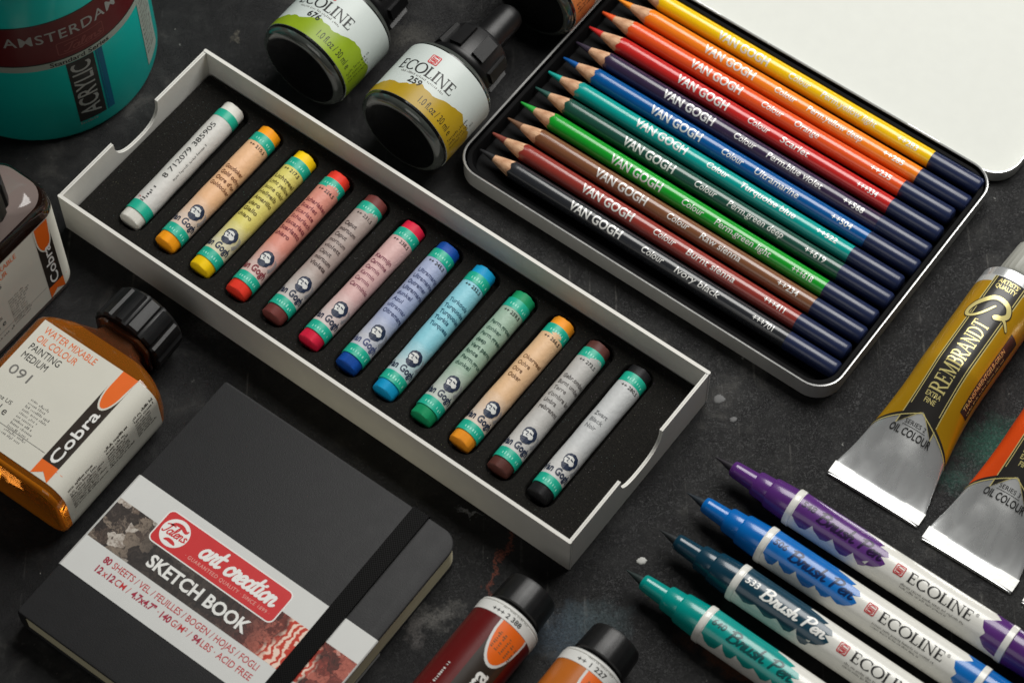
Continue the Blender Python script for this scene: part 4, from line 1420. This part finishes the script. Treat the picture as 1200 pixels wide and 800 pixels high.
# ------------------------------------------------------------------ square medium bottles
def medium_bottle(matrix, label, glass, big, seed):
    """Flat bottle built upright: width along x, label on the face that looks along -y, neck along z."""
    o = thing("medium_bottle", (0, 0, 0), 0, label, "glass bottle", "square glass bottles of painting medium", matrix)
    hx, hy, rc = 3.05, 1.6, .85
    def sect(k, z, r):
        return rrect(hx * k, hy * (1 - (1 - k) * .75), r, z, 8)
    m = MB()
    def neck(rn, z):
        base = rrect(hx, hy, rc, z, 8)
        return [(rn * math.cos(math.atan2(p[1] / hy, p[0] / hx)), rn * math.sin(math.atan2(p[1] / hy, p[0] / hx)), z) for p in base]
    m.loops([rrect(hx - .35, hy - .35, .55, .06, 8), rrect(hx - .2, hy - .2, .7, 0, 8), rrect(hx - .06, hy - .06, .8, .06, 8), rrect(hx, hy, rc, .2, 8), rrect(hx, hy, rc, 5.75 if big else 5.35, 8), rrect(hx - .05, hy - .05, rc, 5.95, 8),
             rrect(hx - .22, hy - .16, 1.0, 6.2, 8), rrect(hx - .7, hy - .3, 1.1, 6.5, 8), neck(1.32, 6.85), neck(1.2, 7.05), neck(1.2, 7.2), neck(1.46, 7.24), neck(1.46, 7.36), neck(1.15, 7.4), neck(1.15, 7.75), neck(1.0, 7.8)],
            [AMBERGLOW if big else glass] * 3 + [glass] + ([glass] * 3 + [AMBERNECK] * 8 if big else [SMOKERIM] * 2 + [glass] * 2 + [SMOKERIM] * 7), AMBERGLOW if big else glass, glass)  # bottom loops of the amber bottle carry the painted glow
    m.build("glass_body", o, smooth=50)
    m = MB()
    m.lathe_z([(7.40, 1.2), (7.41, 1.54), (7.5, 1.6), (8.9, 1.56), (9.02, 1.48), (9.06, 1.3)], CAPBLACK, 96, cap0=True, cap1=True,
              shape=lambda t, z: 1 + (.03 if math.sin(14 * t) > -.45 else -.03) * (1 if 7.45 < z < 8.95 else 0))
    m.build("screw_cap", o, smooth=25)
    # label wrapped over the front and both rounded sides
    z0, z1 = .42, 5.78 if big else 5.32
    lift = .02
    xl = -2.45
    path = [(xl, -hy - lift)] + [(xl + (hx - rc - xl) * k / 6, -hy - lift) for k in range(1, 7)]
    path += [(hx - rc + (rc + lift) * math.sin(a), -hy + rc - (rc + lift) * math.cos(a)) for a in [PI / 2 * k / 10 for k in range(1, 11)]]
    path += [(hx + lift, -hy + rc + (2 * hy - 2 * rc) * k / 3) for k in range(1, 4)]
    path += [(hx - rc + (rc + lift) * math.cos(a), hy - rc + (rc + lift) * math.sin(a)) for a in [PI / 2 * k / 6 for k in range(1, 5)]]
    cum = [0]
    for a, b in zip(path, path[1:]):
        cum.append(cum[-1] + math.hypot(b[0] - a[0], b[1] - a[1]))
    def lm(s, z, e=0.0):
        s = min(max(s, 0), cum[-1] - 1e-6)
        j = next(k for k in range(len(cum) - 1) if cum[k + 1] > s)
        f = (s - cum[j]) / (cum[j + 1] - cum[j])
        a, b = path[j], path[j + 1]
        dx, dy = b[0] - a[0], b[1] - a[1]
        L = math.hypot(dx, dy)
        return (a[0] + dx * f + dy / L * e, a[1] + dy * f - dx / L * e, z)
    S = cum[-1]
    m = MB()
    ns = 44
    ins = [[lm(S * k / ns, z, 0) for k in range(ns + 1)] for z in (z0, z1)]
    m.loops(ins, PAPERW2, close=False)
    ins = [[lm(S * k / ns, z, -.012) for k in range(ns + 1)] for z in (z0, z1)]
    m.loops(ins, PAPERW2, close=False)
    m.build("label", o, smooth=50)
    m = MB()
    mp = lambda s, z, e=0.0: lm(s, z, .006 + e)
    s0 = 3.92                                             # left edge of the dark band
    sw = .78
    for pts, mm, e in (([(s0 - .035, 1.05), (s0 + sw, 1.05), (s0 + sw, z1 - .0), (s0 - .035, z1 - .0)], TUBEDARK, 0),
                       ([(s0 - .035, 1.12), (s0 - .035, .42 + .0), (s0 + sw / 2 - .02, .72), (s0 + sw, .42 + .0), (s0 + sw, 1.12)], INKORANGE, .002),
                       ([(s0 - .035, z1)] + [(s0 + sw / 2 - .02 + (sw / 2 + .015) * math.cos(a), z1 - .78 + 1.05 * math.sin(a)) for a in [PI + PI * k / 12 for k in range(13)]] + [(s0 + sw, z1)], PAPERW2, .002),
                       ([(s0 + .04, z1)] + [(s0 + sw / 2 - .02 + (sw / 2 - .05) * math.cos(a), z1 - .78 + .95 * math.sin(a)) for a in [PI + PI * k / 12 for k in range(13)]] + [(s0 + sw, z1)], INKORANGE, .004)):
        p, f = poly(pts)
        lay(m, p, f, mm, lambda a, b, e=e: mp(a, b, e), .1, None)
    # the flag's two tails
    up = lambda a, b, e=0.0: mp(s0 + sw - .2 - b, 1.2 + a, .008 + e)
    lay_text(m, "Cobra", 0, .0, .42, INKWHITE, up, width=2.6, bold=.016, dy=.1)
    fl = lambda a, b, e=0.0: mp(a, b, .002 + e)
    lay_text(m, "WATER MIXABLE", .30, z1 - .48, .30, INKORANGE, fl, width=2.55)
    lay_text(m, "OIL COLOUR", .30, z1 - .92, .30, INKORANGE, fl, width=1.95)
    lay_text(m, "PAINTING", .30, z1 - 1.36, .30, INKBLACK, fl, width=1.5)
    lay_text(m, "MEDIUM", .30, z1 - 1.80, .30, INKBLACK, fl, width=1.2)
    lay_text(m, "091", .30, 3.20, .42, INKGREY, fl, width=.98)
    lay_text(m, "75 ml e", .20, 1.66, .34, INKBLACK, fl, width=1.3)
    lay_text(m, "2.5 fl.oz US", .20, 2.14, .17, INKBLACK, fl, width=1.2)
    microtext(m, 1.9, 2.75, 1.15, .10, 11, INKGREY, fl, 610 + seed)
    p, f = poly([(0, 1.34), (s0 - .1, 1.34), (s0 - .1, 1.36), (0, 1.36)])
    lay(m, p, f, INKGREY, fl)
    p, f = poly([(s0 + sw, .98), (s0 + sw + .3, .98), (s0 + sw + .3, 1.0), (s0 + sw, 1.0)])
    lay(m, p, f, INKORANGE, fl)
    microtext(m, .5, 1.0, 1.5, .15, 1, INKGREY, fl, 620 + seed)
    # fine print round the side
    sd = cum[6] + .95
    for k, (za, ln) in enumerate(((.75, 1.95), (2.85, 1.5), (4.5, 1.15))):
        microtext(m, 0, 0, ln, .095, 8, TUBEDARK, lambda a, b, e=0.0, za=za: mp(sd - b * 1.15, za + a, .004), 630 + seed + k, pitch=1.55, density=.7)
    m.build("lettering", o, smooth=0)
    return o


def stand_matrix(loc, ang):
    return Matrix.Translation(Vector(loc) * CM) @ Matrix.Rotation(ang, 4, 'Z')


ux, vx = Vector((UX, UY, 0)), Vector((-UY, UX, 0))
LA = rad(54.3)
va = Vector((math.cos(LA), math.sin(LA), 0))
ua = Vector((va.y, -va.x, 0))
base = Vector(uv(-11.42, -17.30, 1.62))
M = Matrix.Identity(4)
for r in range(3):
    M[r][0], M[r][1], M[r][2], M[r][3] = ua[r], (0, 0, -1)[r], va[r], base[r] * CM
medium_bottle(M, "amber glass bottle lying flat with its white label up and black cap on", AMBER, True, 1)
medium_bottle(stand_matrix(uv(-17.55, -11.12, 0), AV), "brown glass bottle standing upright at the left edge behind the lying one", SMOKE, False, 2)

# ------------------------------------------------------------------ sketchbook
BU, BV, BHX, BHY, BT = -1.62, -14.82, 5.78, 6.08, 1.4
BA = AU + rad(.35)
book = thing("sketchbook", uv(BU, BV), BA, "black hardcover sketchbook closed by an elastic strap, wearing a printed paper band", "sketchbook")


def cover_outline(hx, hy, z, rs=.12, rf=.75, n=8):
    pts = []
    for k, (sx, sy, r) in enumerate(((1, 1, rf), (-1, 1, rs), (-1, -1, rs), (1, -1, rf))):
        for s in range(n + 1):
            a = PI / 2 * (k + s / n)
            pts.append((sx * (hx - r) + r * math.cos(a), sy * (hy - r) + r * math.sin(a), z))
    return pts


for nm, z0, z1 in (("back_cover", .06, .20), ("front_cover", BT - .13, BT)):
    m = MB()
    m.loops([cover_outline(BHX - .04, BHY - .04, z0), cover_outline(BHX, BHY, z0 + .04), cover_outline(BHX, BHY, z1 - .05), cover_outline(BHX - .015, BHY - .015, z1 - .015), cover_outline(BHX - .05, BHY - .05, z1)], LEATHER, LEATHER, LEATHER)
    m.build(nm, book, smooth=60)
m = MB()
m.loops([[(-BHX - .0 + d, y, z) for z, d in ((.1, .06), (.3, .0), (.73, -.03), (1.2, .0), (1.36, .06))] + [(-BHX + .3, y, 1.36), (-BHX + .3, y, .1)] for y in (-BHY + .02, BHY - .02)], LEATHER, LEATHER, LEATHER)
m.build("spine", book, smooth=60)
m = MB()
m.loops([cover_outline(BHX - .03, BHY - .08, z, .1, .70) for z in (.20, BT - .13)], PAGES, PAGES, PAGES)
m.build("page_block", book, smooth=60)
# paper band round both covers
y0, y1 = -18.50 - BV, -13.86 - BV
m = MB()
th = .018
prof = [(BHX + .02, BT - .12), (BHX + .02, BT - .03), (BHX - .02, BT + th), (-BHX + .04, BT + th), (-BHX - .05, BT - .06), (-BHX - .055, .73), (-BHX - .05, .12), (-BHX + .04, .045), (BHX - .02, .045), (BHX + .02, .07), (BHX + .02, .29)]
inn = [(BHX - .29, BT - .222)]
m.loops([[(x, y, z) for x, z in prof] for y in (y0, y1)], PAPERW, close=False)
band = m.build("paper_band", book, smooth=0)
m = MB()
fm = lambda a, b, e=0.0: (a, b, BT + th + .004 + e)
L2 = lambda u, v: (u - BU, v - BV)
sy0, sy1 = L2(0, -16.98)[1], L2(0, -15.05)[1]
# printed strip in its own object so that its pattern follows the strip
st = MB()
p, f = poly([(-BHX + .06, sy0), (BHX - .03, sy0), (BHX - .03, sy1), (-BHX + .06, sy1)])
offs = Vector((-BHX + .06, sy0, BT + th + .004))
st.add([(a - offs.x, b - offs.y, 0) for a, b in p], f, COLLAGE)
so = st.build("printed_strip", band, smooth=0)
so.location = offs * CM
px0, py0 = L2(-5.42, -15.70)
px1, py1 = L2(.52, -14.27)
p, f = poly(rrect2(px0 - .05, py0 - .05, px1 + .05, py1 + .05, .26))
lay(m, p, f, INKWHITE, lambda a, b: fm(a, b, .004))
p, f = poly(rrect2(px0, py0, px1, py1, .22))
lay(m, p, f, PANELRED, lambda a, b: fm(a, b, .007))
cx, cy = L2(-4.70, -14.98)
p, f = poly(ell(cx, cy, .60, .60, 36))
lay(m, p, f, INKWHITE, lambda a, b: fm(a, b, .010))
g = lambda a, b, e=0.0: fm(a, b, .013 + e)
lay_word(m, "Talens", 'script', cx - .50, cy - .18, .42, PANELRED, g, width=1.02, pen=.13, shear=.2, rot=rad(3))
for sgn in (1, -1):
    q = smooth_pts([(-.34, .20), (-.18, .34), (.08, .36), (.32, .26), (.40, .34)] if sgn > 0 else [(-.20, -.40), (-.05, -.34), (.16, -.36), (.28, -.40)])
    v, f = ribbon([(cx + a, cy + b) for a, b in q], [.05 + .11 * math.sin(PI * (k + .5) / len(q)) for k in range(len(q))])
    lay(m, v, f, PANELRED, g)
ax, ay = L2(-3.42, -15.15)
lay_word(m, "art creation", 'script', ax, ay, .78, INKWHITE, g, width=3.55, pen=.165, shear=.18)
lay_text(m, "· GUARANTEED QUALITY · SINCE 1899 ·", *L2(-3.80, -15.50), .15, mat("pink_ink", (236, 170, 160), .5), g, width=4.05, spacing=1.15)
lay_text(m, "SKETCH BOOK", *L2(-4.78, -16.62), .52, INKWHITE, g, width=4.78, bold=.03)
tx, ty = L2(-6.18, -17.48)
h2 = .27


def run(x, y, parts, h, total):
    """A line of print whose pieces differ in weight, fitted to a total width."""
    W = []
    for s, b in parts:
        vs, fs = text_shape(s.strip() or "i", b)
        k = h / CAPH
        W.append((max(v[0] for v in vs) - min(v[0] for v in vs)) * k + 0.075 * (len(s) - len(s.strip()) + 1))
    k = total / sum(W)
    for (s, b), w in zip(parts, W):
        if s.strip():
            lay_text(m, s.strip(), x + .03, y, h, INKRED if b < .015 else INKCRIM, fm2, width=max(.05, (w - .075 * (len(s) - len(s.strip()) + 1)) * k), bold=b)
        x += w * k


fm2 = lambda a, b, e=0.0: fm(a, b, .003 + e)
run(tx, ty, [("80 ", .035), ("SHEETS / VEL / FEUILLES / BOGEN / HOJAS / FOGLI", .004)], .27, 7.5)
run(tx + .0, ty - .46, [("12", .035), ("x", .01), ("12", .035), ("CM / ", .004), ("4.7x4.7\" ", .035), ("· ", .004), ("140", .035), ("G/M² / ", .004), ("94", .035), ("LBS · ACID FREE", .004)], .27, 7.55)
m.build("lettering", band, smooth=0)
# elastic strap
m = MB()
ex0, ex1 = 1.90 - BU, 2.64 - BU
rw = [(BHY + .07, .10), (BHY + .03, .02), (BHY - .05, .0), (-BHY + .05, .0), (-BHY - .03, .02), (-BHY - .07, .10), (-BHY - .07, BT - .06), (-BHY - .02, BT + .09), (-BHY + .06, BT + .14), (BHY - .06, BT + .14), (BHY + .02, BT + .09), (BHY + .07, BT - .06)]
m.loops([[(x + .015 * d, y * 1.0, z) for y, z in rw] for x, d in ((ex0, 0), ((ex0 + ex1) / 2, 0), (ex1, 0))], ELASTIC)
ri = [(y - math.copysign(.06, y), min(max(z, .06), BT + .02)) for y, z in rw]
m.loops([[(x, y, z) for y, z in rr] for x, rr in ((ex0, rw), (ex0, ri))], ELASTIC)
m.loops([[(x, y, z) for y, z in rr] for x, rr in ((ex1, ri), (ex1, rw))], ELASTIC)
m.build("elastic_strap", book, smooth=40)

# ------------------------------------------------------------------ dried drops on the table
DROP = mat("clear_varnish_drop", (46, 46, 46), 0.4, spec=0.4, coat=0.0)
PALEDROP = mat("dried_white_paint", (176, 176, 172), 0.6, var=.1, bump=.4, bscale=9)


def drop(name, x, y, rx, ry, h, rot, material, label, cat):
    m = MB()
    n = 22
    r = random.Random(int(x * 100))
    k = [1 + r.uniform(-.14, .14) for _ in range(n)]
    loops = []
    for q, z in ((1, 0), (.92, h * .45), (.7, h * .8), (.4, h * .97), (.12, h)):
        loops.append([(rx * q * k[i] * math.cos(2 * PI * i / n), ry * q * k[i] * math.sin(2 * PI * i / n), z) for i in range(n)])
    m.loops(loops, material, None, material)
    o = m.build(name, None, smooth=80)
    o.location = (x * CM, y * CM, 0)
    o.rotation_euler = (0, 0, rot)
    tag(o, label, cat)


drop("water_drop", 8.72, -3.55, .20, .15, .03, .4, DROP, "small clear drop on the table below the pencil tin corner", "drop")
drop("water_drop", 8.2, -2.62, .26, .22, .02, .2, DROP, "flat clear drop on the table beside the right corner of the white box", "drop")
drop("paint_fleck", 4.96, -9.67, .20, .15, .05, .1, PALEDROP, "white dried paint fleck just above the turquoise green pen tip", "paint fleck")

rg = random.Random(31)
m = MB()
for _ in range(150):
    x, y, s = rg.uniform(-22, 24), rg.uniform(-20, 20), rg.choice((.012, .016, .02, .03))
    pts = [(x + s * rg.uniform(.6, 1.3) * math.cos(a), y + s * rg.uniform(.6, 1.3) * math.sin(a)) for a in [2 * PI * k / 5 for k in range(5)]]
    m.loops([[(p, q, 0.0) for p, q in pts], [(x + (p - x) * .5, y + (q - y) * .5, s * .8) for p, q in pts]], mat("pale_grit", (138, 136, 130), .8, var=.3, nscale=3), None, mat("pale_grit", (138, 136, 130)))
tag(m.build("dust", None, smooth=0), kind="stuff")
